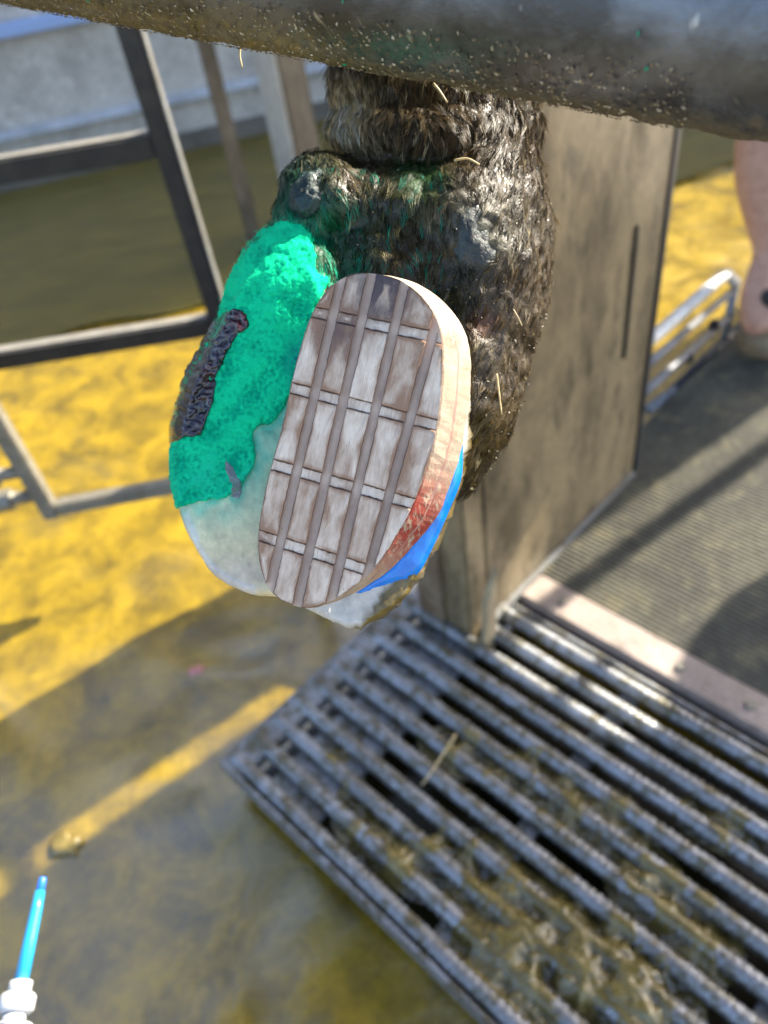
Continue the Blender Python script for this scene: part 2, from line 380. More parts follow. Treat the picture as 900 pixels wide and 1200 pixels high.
MB().box(UV(-.722, .1745, ZT - .030), U * .05, V * .535, (0, 0, .0245)).build('end_plate', gal2, gr, bevel=.003)
for uu, ww in ((-.641, .11), (-.30, .03), (.05, .03), (.4, .03), (.62, .03)):
    MB().box(UV(uu, .1985, ZT - .034), U * ww, V * .512, (0, 0, .010)).build('cross_bar', gal2, gr, bevel=.002)
MB().box(UV(-.722, .7115, ZT - .06), U * 1.37, V * .008, (0, 0, .05)).build('frame_bar', gal2, gr, bevel=.002)
for uu in (-.715, .62):
    for vv in (.178, .695): MB().box(UV(uu, vv, -.005), U * .02, V * .014, (0, 0, ZT - .04)).build('foot', gal2, gr)
# muck caught between the rods
blobs_ = []
for (px, py, r, k) in [(640, 1085, .05, .62), (560, 1000, .045, .55), (765, 1030, .04, .55), (700, 945, .06, .5), (600, 1150, .055, .65), (420, 960, .05, .42), (520, 870, .05, .4), (700, 1130, .06, .6), (820, 1090, .05, .5), (480, 1010, .04, .5), (850, 960, .05, .45), (610, 900, .05, .42), (760, 1170, .05, .55), (400, 880, .04, .36), (560, 1090, .03, .55)]:
    g = G(px, py, ZT); blobs_.append((g @ U, g @ V, r, k))
gu = np.arange(-.60, .45, .0026); gv_ = np.arange(.200, .70, .0026); hv = []; hidx = -np.ones((len(gu), len(gv_)), int); hc = []
for i, a in enumerate(gu):
    for j, b in enumerate(gv_):
        mval = sum(k * math.exp(-((a - x) ** 2 * .45 + (b - y) ** 2) / r ** 2) for x, y, r, k in blobs_)
        if mval < .24: continue
        n1_ = mn.fractal(Vector((a * 22, b * 22, 4)), 1, 2, 4); n2_ = mn.fractal(Vector((a * 110, b * 110, 9)), 1, 2, 4)
        hgt = ZT - .036 + .036 * min(1.05, mval * (1.0 + .55 * n1_)) + .0055 * n1_ + .0016 * n2_
        ph = ((b - .1905) / .0455) % 1; ph = min(ph, 1 - ph) * .0455
        film = ZT - RD + math.sqrt(max(0, RD * RD - ph * ph)) + (.0016 + .0012 * n2_) * min(1, mval)
        if mval + .7 * n1_ > .48 and ph < RD: hgt = max(hgt, film)
        hidx[i, j] = len(hv); hv.append(UV(a, b, hgt)); k_ = 1 + .5 * n1_ + .3 * n2_; hc.append((.135 * k_, .105 * k_, .028 * k_))
hf = [(hidx[i, j], hidx[i + 1, j], hidx[i + 1, j + 1], hidx[i, j + 1]) for i in range(len(gu) - 1) for j in range(len(gv_) - 1) if min(hidx[i, j], hidx[i + 1, j], hidx[i + 1, j + 1], hidx[i, j + 1]) >= 0]
mme = mesh('muck', hv, hf); paint(mme, np.array(hc))
mo = link('muck', mme, painted('wet_muck', .4, .5, 160, .4, .002, coat=.6, rlo=.2), gr); mo['kind'] = 'stuff'
MB().box(UV(-.70, .2, -.004), U * 1.3, V * .5, (0, 0, .012)).build('slurry_tray', Mat('slurry').set(Base_Color=(.022, .018, .006), Roughness=.25).m, gr)

# upright board panel
panm = grimy('stained_board', (.28, .212, .115), (.125, .092, .047), (.055, .041, .022), 8, .05, (.34, .6), 130, .35, .0012, (1, 1, .4))
pan = empty('side_panel', UV(-.6, .6, ZT), 'tall brown-stained upright panel behind the raised foot', 'panel')
MB().box(UV(-.590, .6615, .06), U * .036, V * .4825, (0, 0, 1.35)).build('board', panm, pan, bevel=.003)
MB().box(UV(-.652, .609, .06), U * .0985, V * .052, (0, 0, 1.35)).build('end_post', panm, pan, bevel=.006)
blk = Mat('black_rubber').set(Base_Color=(.012, .012, .014), Roughness=.5).m
MB().box(UV(-.592, 1.1445, .06), U * .040, V * .018, (0, 0, 1.36)).build('edge_seal', blk, pan, bevel=.003)
MB().box(UV(-.592, 1.163, .06), U * .036, V * .008, (0, 0, 1.36)).build('edge_trim', galv, pan, bevel=.002)
MB().box(UV(-.5535, 1.05, .42), U * .004, V * .010, (0, 0, .24)).build('slot', dark, pan, bevel=.002)
MB().box(UV(-.5535, .64, .085), U * .012, V * .50, (0, 0, .016)).build('base_strip', galv, pan, bevel=.003)
MB().box(UV(-.668, .600, .055), U * .06, V * .008, (0, 0, .55)).build('end_strap', grimy('rusty', (.16, .10, .055), (.25, .19, .12), (.10, .06, .035), 20, .1, (.5, .8)), pan, bevel=.002)
stake = grimy('tan_wood', (.45, .36, .21), (.34, .26, .15), (.26, .19, .10), 15, 0, (.6, .8), 120, .4, .001, (1, 1, .2))
s0 = UV(-.535, .607, .062)
mb = MB(); vs = [s0, s0 + V * .032, s0 + V * .045 + np.array([0, 0, .20]), s0 + V * .012 + np.array([0, 0, .13])]
mb.add([*vs, *[x + U * .012 for x in vs]], [(0, 1, 2, 3), (7, 6, 5, 4), (0, 4, 5, 1), (1, 5, 6, 2), (2, 6, 7, 3), (3, 7, 4, 0)])
st = mb.build('wooden_wedge', stake, None, bevel=.002); tag(st, 'thin tan wooden wedge standing against the foot of the brown panel', 'wedge')

# threshold strip and ribbed mat
thm = grimy('threshold', (.36, .29, .245), (.28, .225, .19), (.20, .16, .12), 12, 0, (.4, .65), 140, .3, .001)
th = empty('threshold_strip', UV(-.2, .76, 0), 'pale pinkish flat strip between the grating and the ribbed mat', 'threshold')
MB().box(UV(-.54, .733, .045), U * 1.2, V * .066, (0, 0, ZT - .045)).build('strip', thm, th, bevel=.004)
for uu in (-.47, -.245, -.13, .05): 
    MB().tube([UV(uu, .766, ZT - .002), UV(uu, .766, ZT + .005)], .009, 6).build('bolt', weld, th)
MB().box(UV(-.54, .735, 0), U * 1.2, V * .04, (0, 0, .044)).build('riser', dark, th)
ribm = grimy('mat_rubber', (.10, .096, .076), (.155, .146, .108), (.24, .21, .13), 6, 0, (.5, .65), 90, .3, .001, th=(.45, .65), spec=.25)
v0, v1, pit = .8, 2.5, .0105
prof = []; k = 0; vv = v0
while vv < v1:
    prof += [(vv, .0), (vv + pit * .12, .0042), (vv + pit * .52, .0042), (vv + pit * .64, 0)]; vv += pit
vs = []; fs = []
us = (-.612, -.2, .3, .9)
for a in us:
    for (b, zz) in prof: vs.append(UV(a, b, ZT - .006 + zz))
m_ = len(prof)
for i in range(len(us) - 1):
    for j in range(m_ - 1): fs.append((i * m_ + j, i * m_ + j + 1, (i + 1) * m_ + j + 1, (i + 1) * m_ + j))
mat_o = empty('rubber_mat', UV(-.2, 1.2, 0), 'black ribbed rubber mat with sunlit bands at right', 'mat')
rs = link('ribbed_sheet', mesh('ribbed_sheet', vs, fs), ribm, mat_o, False)
MB().box(UV(-.614, .7995, .0), U * 1.515, V * 1.70, (0, 0, ZT - .0075)).build('platform', dark, mat_o)

# stacked tube rail at the mat's far edge
rail = empty('tube_rail', UV(-.62, 1.4, 0), 'low rail of stacked white and grey tubes at the far edge of the mat', 'rail')
white = grimy('white_paint', (.75, .75, .72), (.62, .61, .56), (.4, .37, .28), 20, 0, (.3, .5))
greyt = grimy('grey_tube', (.22, .23, .25), (.16, .165, .18), (.12, .11, .09), 20, .3, (.3, .5))
def on_rail(px, py):
    r = ray(px, py); n = U; q = UV(-.63, 0, 0); return CAM + r * (((q - CAM) @ n) / (r @ n))
ya, yb = on_rail(765, 396), on_rail(843, 327)
top = [on_rail(700, 452), ya, yb, on_rail(854, 325), on_rail(862, 332)]
MB().tube(smooth_path(top, 24), .013, 12).build('top_tube', white, rail, True)
for pa, pb, r_, mt in (((700, 478), (858, 341), .009, greyt), ((700, 510), (856, 369), .009, greyt), ((788, 462), (900, 352), .017, dark), ((760, 480), (905, 375), .012, greyt)):
    MB().tube([on_rail(*pa), on_rail(*pb)], r_, 12).build('tube', mt, rail, True)
e1 = on_rail(862, 332)
MB().tube([e1, np.array([e1[0], e1[1], .02])], .011, 10).build('leg', greyt, rail, True)
e0 = on_rail(702, 452); MB().tube([e0, np.array([e0[0], e0[1], .02])], .011, 10).build('leg', greyt, rail, True)
for pq in ((836, 388), (806, 425)): 
    c0 = on_rail(*pq); MB().box(c0 - V * .01 - U * .014, V * .022, U * .024, (0, 0, .03)).build('clip', dark, rail, bevel=.006)

# ------------------------------------------------------------------ roof over the chute (unseen, added and cut to cast the wanted shadows)
ZC = 2.3; SH = ZC / TANE
shade_rig = empty('shade_blocker', SW(3.4, .2), 'added unseen shade canopy over the chute, outside the picture', 'blocker')
sheet = Mat('shade_sheet').set(Base_Color=(.12, .10, .075), Roughness=.6).m
def sheet_poly(pts, name='shade_sheet'):
    lo = [SW(g + SH, w, ZC) for g, w in pts]; hi = [p + np.array([0, 0, .012]) for p in lo]; n = len(pts)
    mb = MB(); mb.add(lo + hi, [tuple(range(n))[::-1], tuple(range(n, 2 * n))] + [(i, (i + 1) % n, n + (i + 1) % n, n + i) for i in range(n)])
    return mb.build(name, sheet, shade_rig)
sheet_poly([(-1.0, -.9), (.45, -.9), (1.1, -.5), (2.0, -.2), (2.0, .25), (1.3, .36), (1.0, .40), (.826, .418), (.75, .428), (.65, .412), (.585, .395), (.52, .36), (.44, .33), (.36, .40), (.34, .826), (-1.0, .826)])
sheet_poly([(-1.9, .869), (.80, .869), (.80, 1.087), (-1.9, 1.087)])
sheet_poly([(1.08, .8785), (3.0, .8785), (3.0, 1.05), (1.08, 1.06)])
sheet_poly([(.2 - SH, -.3), (1.75 - SH, -.3), (1.75 - SH, 1.25), (-.6 - SH, 1.25), (-.6 - SH, .6), (.2 - SH, .5)])  # unseen sheet added to cut sky light on mat and ground
sheet_poly([(1.751 - SH, .62), (2.27 - SH, .62), (2.27 - SH, .812), (1.751 - SH, .812)])
sheet_poly([(.345, .455), (.52, .455), (.52, .485), (.345, .485)], 'shade_bar')
sheet_poly([(.345, .598), (3.0, .590), (3.0, .640), (.345, .638)], 'shade_strip')
sheet_poly([(.345, .696), (3.0, .698), (3.0, .8775), (.42, .8775), (.42, .812), (.345, .812)], 'shade_strip')
sheet_poly([(-.325, .8125), (-.29, .8125), (-.29, .8775), (-.325, .8775)], 'shade_bar')
sheet_poly([(.245, .8125), (.285, .8125), (.285, .8775), (.245, .8775)], 'shade_bar')
for g, w in ((-.9, -.8), (2.1, -.1), (2.9, .78), (.9, 1.05)):
    p = SW(g + SH, w); MB().box(p - np.array([.03, .03, .01]), (.06, 0, 0), (0, .06, 0), (0, 0, ZC)).build('post', galv, shade_rig)  # supports for the added shade sheets

# ------------------------------------------------------------------ tree leaning over the yard (seen only mirrored in the wet ground)
TC = np.array([-.45, 1.75, 4.6]); tree_o = empty('leafy_tree', (-2.6, -1.2, 0), 'leafy tree leaning over the yard, seen only as a reflection', 'tree')
bark = grimy('bark', (.10, .08, .055), (.06, .05, .035), (.14, .12, .09), 10, 0, (.8, .95))
MB().tube(smooth_path([(-2.6, -1.2, -.05), (-2.4, -1.0, 1.5), (-1.9, -.5, 3.2), tuple(TC + np.array([-.3, -.6, -.6])), tuple(TC + np.array([.2, .2, .2]))], 20), [.16 - .006 * k for k in range(20)], 12).build('trunk', bark, tree_o, True)
lv = []; lf = []
clus = [TC + rng.normal(0, 1, 3) * np.array([.55, .55, .45]) for _ in range(26)]
for _ in range(5200):
    p = clus[rng.integers(0, 26)] + rng.normal(0, .20, 3); a = rng.normal(0, 1, 3); a /= np.linalg.norm(a); b = np.cross(a, rng.normal(0, 1, 3)); b /= np.linalg.norm(b)
    k = len(lv); L = random.uniform(.04, .08); lv += [p - a * L, p + b * L * .4, p + a * L, p - b * L * .4]; lf.append((k, k + 1, k + 2, k + 3))
lo_ = link('crown', mesh('crown', lv, lf), Mat('leaf').set(Base_Color=(.055, .10, .03), Roughness=.5).m, tree_o, False); lo_['kind'] = 'stuff'

# ------------------------------------------------------------------ the big pipe over the leg
PA, PB = P(-330, -143, .448), P(1300, 60, .212); PR = .0365
pd = (PB - PA) / np.linalg.norm(PB - PA); PLn = np.linalg.norm(PB - PA)
camup = R @ np.array([0, -1.0, 0]); camback = -R[:, 2]
def mat_pipe():
    m = Mat('pipe_steel'); co = m.co('World')
    a = m.noise(co, 30, 8, .7, .4); b = m.noise(co, 420, 6, .75); c = m.noise(co, 110, 6, .7); dirt = m.attr()
    base = m.mix(m.ramp(a, [(.4, 0.0), (.62, 1.0)]), (.17, .185, .21), (.075, .077, .08))
    spk = m.n('ShaderNodeTexVoronoi', feature='F1'); spk.inputs['Scale'].default_value = 330; m.l(co, spk.inputs['Vector'])
    grime = m.mix(m.ramp(b, [(.35, 0.0), (.68, 1.0)]), (.042, .038, .030), (.17, .15, .10))
    sep = m.n('ShaderNodeSeparateColor'); m.l(dirt, sep.inputs[0])
    ad = m.n('ShaderNodeMath', operation='ADD'); m.l(sep.outputs[0], ad.inputs[0])
    sub = m.n('ShaderNodeMath', operation='MULTIPLY_ADD'); m.l(c, sub.inputs[0]); sub.inputs[1].default_value = 1.6; sub.inputs[2].default_value = -.8; m.l(sub.outputs[0], ad.inputs[1])
    f = m.ramp(ad.outputs[0], [(.50, 0.0), (.85, 1.0)])
    base = m.mix(f, base, grime)
    sp2 = m.n('ShaderNodeMath', operation='MULTIPLY'); m.l(m.ramp(spk.outputs['Distance'], [(.08, .8), (.15, 0.0)]), sp2.inputs[0]); m.l(m.ramp(c, [(.52, 0.0), (.66, .7)]), sp2.inputs[1])
    base = m.mix(sp2.outputs[0], base, (.34, .31, .24))
    sc = m.noise(m.co('World', (40, 260, 60)), 1.0, 3, .5)
    base = m.mix(m.ramp(sc, [(.70, 0.0), (.74, .55)]), base, (.55, .54, .5))
    m.set(Base_Color=base, Metallic=m.ramp(f, [(0, .75), (1, 0.0)]), Roughness=m.ramp(f, [(0, .26), (1, .62)]))
    m.bump(m.mix(.5, b, c), .5, .0012); return m.m
n1, n2 = 700, 110; vs = []; dm = []
e1 = np.cross(pd, camback); e1 /= np.linalg.norm(e1)
if e1 @ camup < 0: e1 = -e1
e2 = np.cross(pd, e1); e2 = e2 if e2 @ camback > 0 else -e2        # e1 up, e2 towards the viewer
for i in range(n1 + 1):
    c0 = PA + pd * PLn * i / n1
    for k in range(n2):
        a = 2 * math.pi * k / n2; q = e1 * math.sin(a) + e2 * math.cos(a); p = c0 + q * PR
        aa = -a if a <= 0 else 2 * math.pi - a; under = min(1, max(0, (aa - 1.1) / .9)) if aa < 3.6 else 0
        nn = mn.fractal(Vector(p * 90), 1, 2, 4); n3 = mn.fractal(Vector(p * 500), 1, 2, 3)
        p = p + q * (under ** 1.5 * (.0009 * nn + .0008 * max(0, n3)) + .00012 * nn); vs.append(p); dm.append(under)
fs = [(i * n2 + k, i * n2 + (k + 1) % n2, (i + 1) * n2 + (k + 1) % n2, (i + 1) * n2 + k) for i in range(n1) for k in range(n2)]
pipe = empty('steel_pipe', (PA + PB) / 2, 'thick dirty steel pipe crossing the top in front of the leg', 'pipe')
pm = mesh('tube', vs, fs); po = link('tube', pm, mat_pipe(), pipe); paint(pm, np.repeat(np.array(dm)[:, None], 3, 1))
# dried crumbs, chaff and hair stuck to its underside
def flakes(n, sizes, palette, amin, amax):
    mb = MB(); cols = []
    for _ in range(n):
        a = -random.uniform(amin, amax); t = random.uniform(.15, .85)
        q = e1 * math.sin(a) + e2 * math.cos(a); p = PA + pd * PLn * t + q * (PR + .0008)
        tv = pd * random.gauss(0, 1) + np.cross(q, pd) * random.gauss(0, 1); tv /= np.linalg.norm(tv); bv = np.cross(q, tv)
        L = random.uniform(*sizes); wd_ = L * random.uniform(.25, .7); lift = q * random.uniform(0, L * .5)
        mb.add([p - tv * L - bv * wd_ * .5, p + bv * wd_ + lift, p + tv * L, p - bv * wd_ + lift * .3, p + q * wd_ * .8], [(0, 1, 4), (1, 2, 4), (2, 3, 4), (3, 0, 4), (0, 3, 2, 1)])
        cc = np.array(random.choice(palette)) * random.uniform(.7, 1.2); cols += [cc] * 5
    return mb, np.array(cols)
flk = painted('crumbs', .6, .3, 900, .2, .0003)
mb, cc = flakes(3400, (.0003, .0011), [(.36, .30, .19), (.22, .17, .10), (.10, .08, .05), (.5, .46, .36), (.09, .075, .05), (.14, .11, .07)], 1.15, 2.3)
o = mb.build('dried_crumbs', flk, pipe); paint(o.data, cc); o['kind'] = 'stuff'
mb, cc = flakes(16, (.0008, .0016), [(.0, .34, .16)], .2, 2.0)
o = mb.build('green_specks', flk, pipe); paint(o.data, cc); o['kind'] = 'stuff'
# scratches / smears with their own shape on the pipe
smm = Mat('smear').set(Base_Color=(.6, .58, .5), Roughness=.7).m
for t, a0, a1, dx in ((.485, .1, .5, .012), (.61, -.5, .5, .002), (.40, .1, .5, .006)):
    pts = []
    for q_ in np.linspace(0, 1, 14):
        a = -(a0 + (a1 - a0) * q_); q = e1 * math.sin(a) + e2 * math.cos(a)
        pts.append(PA + pd * (PLn * t + dx * q_ + .0012 * math.sin(q_ * 7)) + q * (PR - .0001))
    MB().tube(pts, [.0005 * (.3 + math.sin(math.pi * k / 13)) for k in range(14)], 6).build('dried_smear', smm, pipe)

# ------------------------------------------------------------------ the raised foot
foot = empty('cow_leg', F(430, 330, -150), "cow's raised muddy hind foot, sole to the camera, under the pipe", 'cow leg')
def blob(bm, px, py, c, rx, ry, rz, rot=0):
    g = bmesh.ops.create_icosphere(bm, subdivisions=4, radius=1); ca, sa = math.cos(rot), math.sin(rot)
    q = np.array([v.co[:] for v in g['verts']]); x, y = q[:, 0] * rx, q[:, 1] * ry
    w = Farr(np.stack([px + x * ca - y * sa, py + x * sa + y * ca, c + q[:, 2] * rz], 1))
    for v, p in zip(g['verts'], w): v.co = Vector(p)
def wblob(bm, p, r):
    g = bmesh.ops.create_icosphere(bm, subdivisions=4, radius=r)
    for v in g['verts']: v.co = v.co + Vector(p)
bm = bmesh.new()
for a in [(508, 20, -190, 128, 110, 118), (510, 95, -180, 127, 90, 116), (510, 150, -172, 128, 60, 118),
          (388, 228, -104, 64, 48, 66, .3), (356, 258, -112, 40, 52, 58), (430, 232, -110, 60, 44, 62), (545, 250, -92, 66, 74, 68), (565, 285, -150, 84, 175, 115), (475, 300, -125, 118, 105, 80), (475, 232, -118, 80, 48, 72),
          (340, 340, -100, 66, 85, 70, .2), (306, 420, -132, 62, 100, 60, .35), (455, 365, -100, 95, 70, 62), (540, 420, -150, 80, 150, 105, .12), (540, 500, -160, 48, 95, 90, .3), (440, 470, -150, 110, 150, 70), (330, 520, -160, 90, 130, 70)]:
    blob(bm, *a)
# upper leg: cannon, hock and gaskin, going up and away above the picture
c1 = F(508, 20, -190)
for t in np.linspace(0, 1, 16): wblob(bm, c1 + (np.array([.20, .82, 1.32]) - c1) * t, .047 - .006 * math.sin(t * 3.1) + .012 * t)
for t in np.linspace(0, 1, 16): wblob(bm, np.array([.20, .82, 1.32]) + np.array([.36, .16, .30]) * t, .058 + .05 * t)
body = voxel(bm, .0019, 5)
co = coords(body); nr = normals(body); bx, by, bc = projarr(co)
near = (np.linalg.norm(co - F(450, 300, -80), axis=1) < .2)
def folds(x, y):
    return -2.6 * np.exp(-((y - 188 + 6 * np.sin(x * .03)) / 7.0) ** 2) - 2.5 * np.exp(-((y - 290 - .3 * (x - 450)) / 6.0) ** 2) * np.exp(-((x - 470) / 45) ** 2)
disp = np.zeros(len(co))
for i in np.where(near)[0]:
    p = Vector(co[i]); disp[i] = .0016 * mn.fractal(p * 60, 1, 2, 5) + .0009 * mn.fractal(p * 260, 1, 2, 4)
disp[near] += folds(bx[near], by[near]) * UPX
setcoords(body, co + nr * disp[:, None]); co = coords(body); nr = normals(body)
REG = [(403, 132, 26, (.50, .48, .38), 6), (450, 140, 50, (.075, .072, .06), 1), (430, 165, 18, (.13, .13, .12), 1), (580, 150, 60, (.055, .042, .022), 1), (520, 110, 40, (.07, .055, .03), 1),
       (360, 232, 38, (.008, .085, .075), 1.6), (340, 268, 30, (.0, .24, .15), 3), (378, 285, 16, (.0, .16, .09), 2), (404, 212, 13, (.15, .10, .045), 1.2), (380, 205, 20, (.05, .06, .035), 1.5), (382, 255, 20, (.0, .15, .09), 2),
       (470, 235, 36, (.05, .062, .028), 1.2), (496, 218, 20, (.03, .15, .07), 2), (440, 262, 40, (.028, .052, .03), 1.3), (505, 240, 16, (.22, .18, .14), 1.3), (480, 200, 14, (.02, .11, .06), 1),
       (556, 268, 34, (.12, .165, .18), 1.2), (540, 225, 20, (.055, .058, .06), 1.5), (470, 300, 40, (.075, .06, .036), 1.2), (420, 300, 22, (.01, .07, .04), 1.5), (405, 318, 12, (.0, .12, .07), 2), (520, 345, 45, (.032, .042, .014), 1.5), (590, 250, 26, (.052, .044, .026), 1.2),
       (600, 340, 40, (.055, .041, .018), 1.2), (567, 378, 12, (.17, .07, .03), 2.5), (590, 400, 35, (.045, .034, .016), 1.2), (570, 470, 35, (.058, .047, .02), 1.2), (562, 520, 30, (.085, .07, .018), 1.3), (560, 420, 18, (.08, .072, .05), 1)]
def skincol(x, y):
    num = np.tile(np.array([.045, .037, .02]), (len(x), 1)) * .25; den = np.full(len(x), .25)
    for (a, b, r, c, k) in REG:
        w = k * np.exp(-((x - a) ** 2 + (y - b) ** 2) / (r * r)); num += w[:, None] * np.array(c); den += w
    return num / den[:, None] * np.array([.84, .66, .42])
bx, by, bc = projarr(co)
sc_ = skincol(bx, by)
paint(body, sc_ * .9)
wetskin = painted('wet_muddy_hide', .55, .75, 380, .9, .0016, coat=.06, rlo=.28, spec=.4)
lego = link('leg', body, wetskin, foot)

# claws
def loft(outline, levels, cap, n=110, noise_amp=0):
    o = smooth_loop(outline, n); ctr = o.mean(0); vs = []; rings = []
    for (c, sc, dx, dy) in levels:
        q = ctr + (o - ctr) * sc + np.array([dx, dy]); rings.append(np.c_[q, np.full(n, c)])
    inner = []
    for (sc, c) in cap:
        q = ctr + (o - ctr) * sc + np.array(levels[0][2:4]); inner.append(np.c_[q, np.full(n, c)])
    allr = inner[::-1] + rings if False else rings
    stack = inner + allr                                   # inner[0] innermost
    vs = np.concatenate(stack + [np.array([[*(ctr + np.array(levels[0][2:4])), cap[0][1]]])]); ci = len(vs) - 1
    fs = []
    for i in range(len(stack) - 1):
        for k in range(n): fs.append((i * n + k, (i + 1) * n + k, (i + 1) * n + (k + 1) % n, i * n + (k + 1) % n))
    fs += [(k, (k + 1) % n, ci) for k in range(n)]
    fs.append(tuple((len(stack) - 1) * n + k for k in range(n)))
    return vs, fs
def finish(name, q, fs, tilt=None):
    q = np.array(q, float)
    if tilt is not None: q[:, 2] += tilt(q[:, 0], q[:, 1])
    me = mesh(name, Farr(q), fs); bm = bmesh.new(); bm.from_mesh(me); bmesh.ops.recalc_face_normals(bm, faces=bm.faces); bm.to_mesh(me); bm.free(); return me
def jitter(me, amp, sc, amp2=0, sc2=1):
    c = coords(me); n = normals(me)
    d = np.array([amp * mn.fractal(Vector(p) * sc, 1, 2, 4) + amp2 * mn.fractal(Vector(p) * sc2, 1, 2, 4) for p in c]); setcoords(me, c + n * d[:, None])
GP = [(322, 258), (345, 258), (364, 270), (374, 296), (373, 316), (390, 326), (374, 360), (358, 420), (345, 462), (320, 498), (300, 506), (302, 540), (284, 572), (270, 584), (240, 590), (222, 594), (208, 597), (201, 582), (197, 545), (200, 505), (208, 470), (219, 440), (234, 412), (249, 384), (259, 352), (270, 318), (292, 284)]
GPX = GP
capL = [(s, -38 - 5 * (1 - s)) for s in np.r_[np.linspace(.06, .93, 26)]]
LC = [(328, 306), (298, 318), (270, 356), (240, 418), (217, 480), (206, 540), (209, 592), (225, 636), (247, 668), (276, 689), (312, 699), (345, 690), (362, 600), (375, 480), (382, 370), (364, 312)]
q, fs = loft(LC, [(-38, .955, 0, 0), (-38.5, .972, 0, 0), (-42, .99, 0, 0), (-48, 1.0, 0, 0), (-90, .985, 10, -8), (-140, .93, 26, -22), (-190, .80, 50, -50)], capL, 200)
lcl = finish('claw', q, fs, lambda x, y: .24 * (x - 335) * np.clip((y - 250) / 120, 0, 1)); jitter(lcl, .0008, 70, .0002, 500)
lx, ly, lz = projarr(coords(lcl)); lc0 = np.array([.80, .69, .41]); 
gfac = np.clip((640 - ly) / 90, 0, 1)[:, None]; lcol = lc0 * (1 - gfac) + np.array([.42, .62, .40]) * gfac
dE = polydist(lx, ly, smooth_loop(LC, 80)); rim = ((dE < 9) & (lx < 300))[:, None]
lcol = np.where(rim & (ly > 600)[:, None], np.array([.72, .68, .58]), lcol)
pinkf = np.clip(1 - np.hypot((lx - 285) / 60, (ly - 672) / 28), 0, 1)[:, None]; lcol = lcol * (1 - pinkf * .6) + np.array([.52, .42, .38]) * pinkf * .6
stain = np.exp(-((lx - 322) / 12) ** 2 - ((ly - 560) / 22) ** 2)[:, None]; lcol = lcol * (1 - .7 * stain) + np.array([.33, .30, .10]) * .7 * stain
gd = polydist(lx, ly, GPX); gn = np.array([mn.noise(Vector((a * .07, b * .07, 3))) for a, b in zip(lx, ly)])
sm = np.clip(np.exp(-np.maximum(gd, 0) / 16) * (.75 + .9 * gn), 0, .85)[:, None]; lcol = lcol * (1 - sm) + np.array([.02, .46, .30]) * sm
sn_ = np.array([.20 * mn.fractal(Vector((a * .05, b * .05, 7)), 1, 2, 4) - .5 * max(0, mn.noise(Vector((a * .3, b * .3, 2))) - .45) for a, b in zip(lx, ly)])[:, None]; lcol = lcol * (1 + sn_)
lcol = np.where((ly < 560)[:, None] & (dE < 30)[:, None], np.array([.01, .38, .22]), lcol)
side = (lz - .24 * (lx - 335) < -66)[:, None]; lcol = np.where(side, np.array([.10, .08, .05]), lcol)
paint(lcl, lcol)
horn = painted('horn', .42, .30, 330, .35, .0006, coat=.15, sss=.12)
clawL = link('claw', lcl, horn, foot); clawL['label'] = 'outer claw with pale trimmed sole and green coating'
RC = [(318, 692), (357, 713), (404, 734), (432, 731), (460, 712), (488, 676), (515, 620), (535, 560), (545, 500), (545, 420), (520, 370), (470, 345), (420, 345), (380, 380), (352, 470), (328, 560), (312, 640)]
q, fs = loft(RC, [(-22, .965, 0, 0), (-23, .98, 0, 0), (-28, 1.0, 0, 0), (-70, 1.0, 6, -4), (-120, .95, 18, -22), (-180, .85, 30, -60)], [(s, -22) for s in np.linspace(.1, .95, 24)], 220)
rcl = finish('claw', q, fs); jitter(rcl, .0012, 80, .0003, 420)
rx_, ry_, rz_ = projarr(coords(rcl))
rcol = np.tile(np.array([.60, .57, .50]), (len(rx_), 1))
bn = np.array([9 * mn.fractal(Vector((a * .09, b * .09, 0)), 1, 2, 3) for a, b in zip(rx_, ry_)])
bf = np.clip((rx_ - 424 - (720 - ry_) * .72 + bn) / 9, 0, 1)[:, None]
bf = np.maximum(bf, (rz_ < -45)[:, None] * (rx_ > 400)[:, None] * 1.0)
rcol = rcol * (1 - bf) + np.array([.14, .10, .022]) * bf
rco = coords(rcl); rnn = normals(rcl); lm = np.array([.0022 * max(0, mn.fractal(Vector(p) * 220, 1, 2, 4)) + .0012 * mn.fractal(Vector(p) * 600, 1, 2, 3) for p in rco]) * bf[:, 0]
setcoords(rcl, rco + rnn * lm[:, None])
paint(rcl, rcol); clawR = link('claw', rcl, painted('horn_muddy', .38, .4, 260, .5, .001, coat=.5), foot); clawR['label'] = 'claw under the wooden block, muddy at its tip'

# dew claws
def dew(px, py, c, rx, ry, rz, rot, col, name='dew_claw'):
    bm = bmesh.new(); blob(bm, px, py, c, rx, ry, rz, rot); me = bpy.data.meshes.new(name); bm.to_mesh(me); bm.free()
    jitter(me, .0022, 90, .0012, 520); x, y, z = projarr(coords(me)); paint(me, np.tile(np.array(col), (len(x), 1)))
    return link(name, me, painted(name + '_horn', .5, .85, 420, 1.0, .003, coat=.2), foot)
dew(553, 268, -47, 31, 52, 22, -.25, (.035, .05, .05))
dew(364, 226, -58, 22, 30, 22, .3, (.006, .030, .030))

# drape: a coating that follows whatever lies below it
def bvh_of(objs):
    vs = []; fs = []
    for o in objs:
        n = len(vs); vs += [o.matrix_world @ v.co for v in o.data.vertices]; fs += [[i + n for i in p.vertices] for p in o.data.polygons]
    return BVHTree.FromPolygons(vs, fs)
bpy.context.view_layer.update()
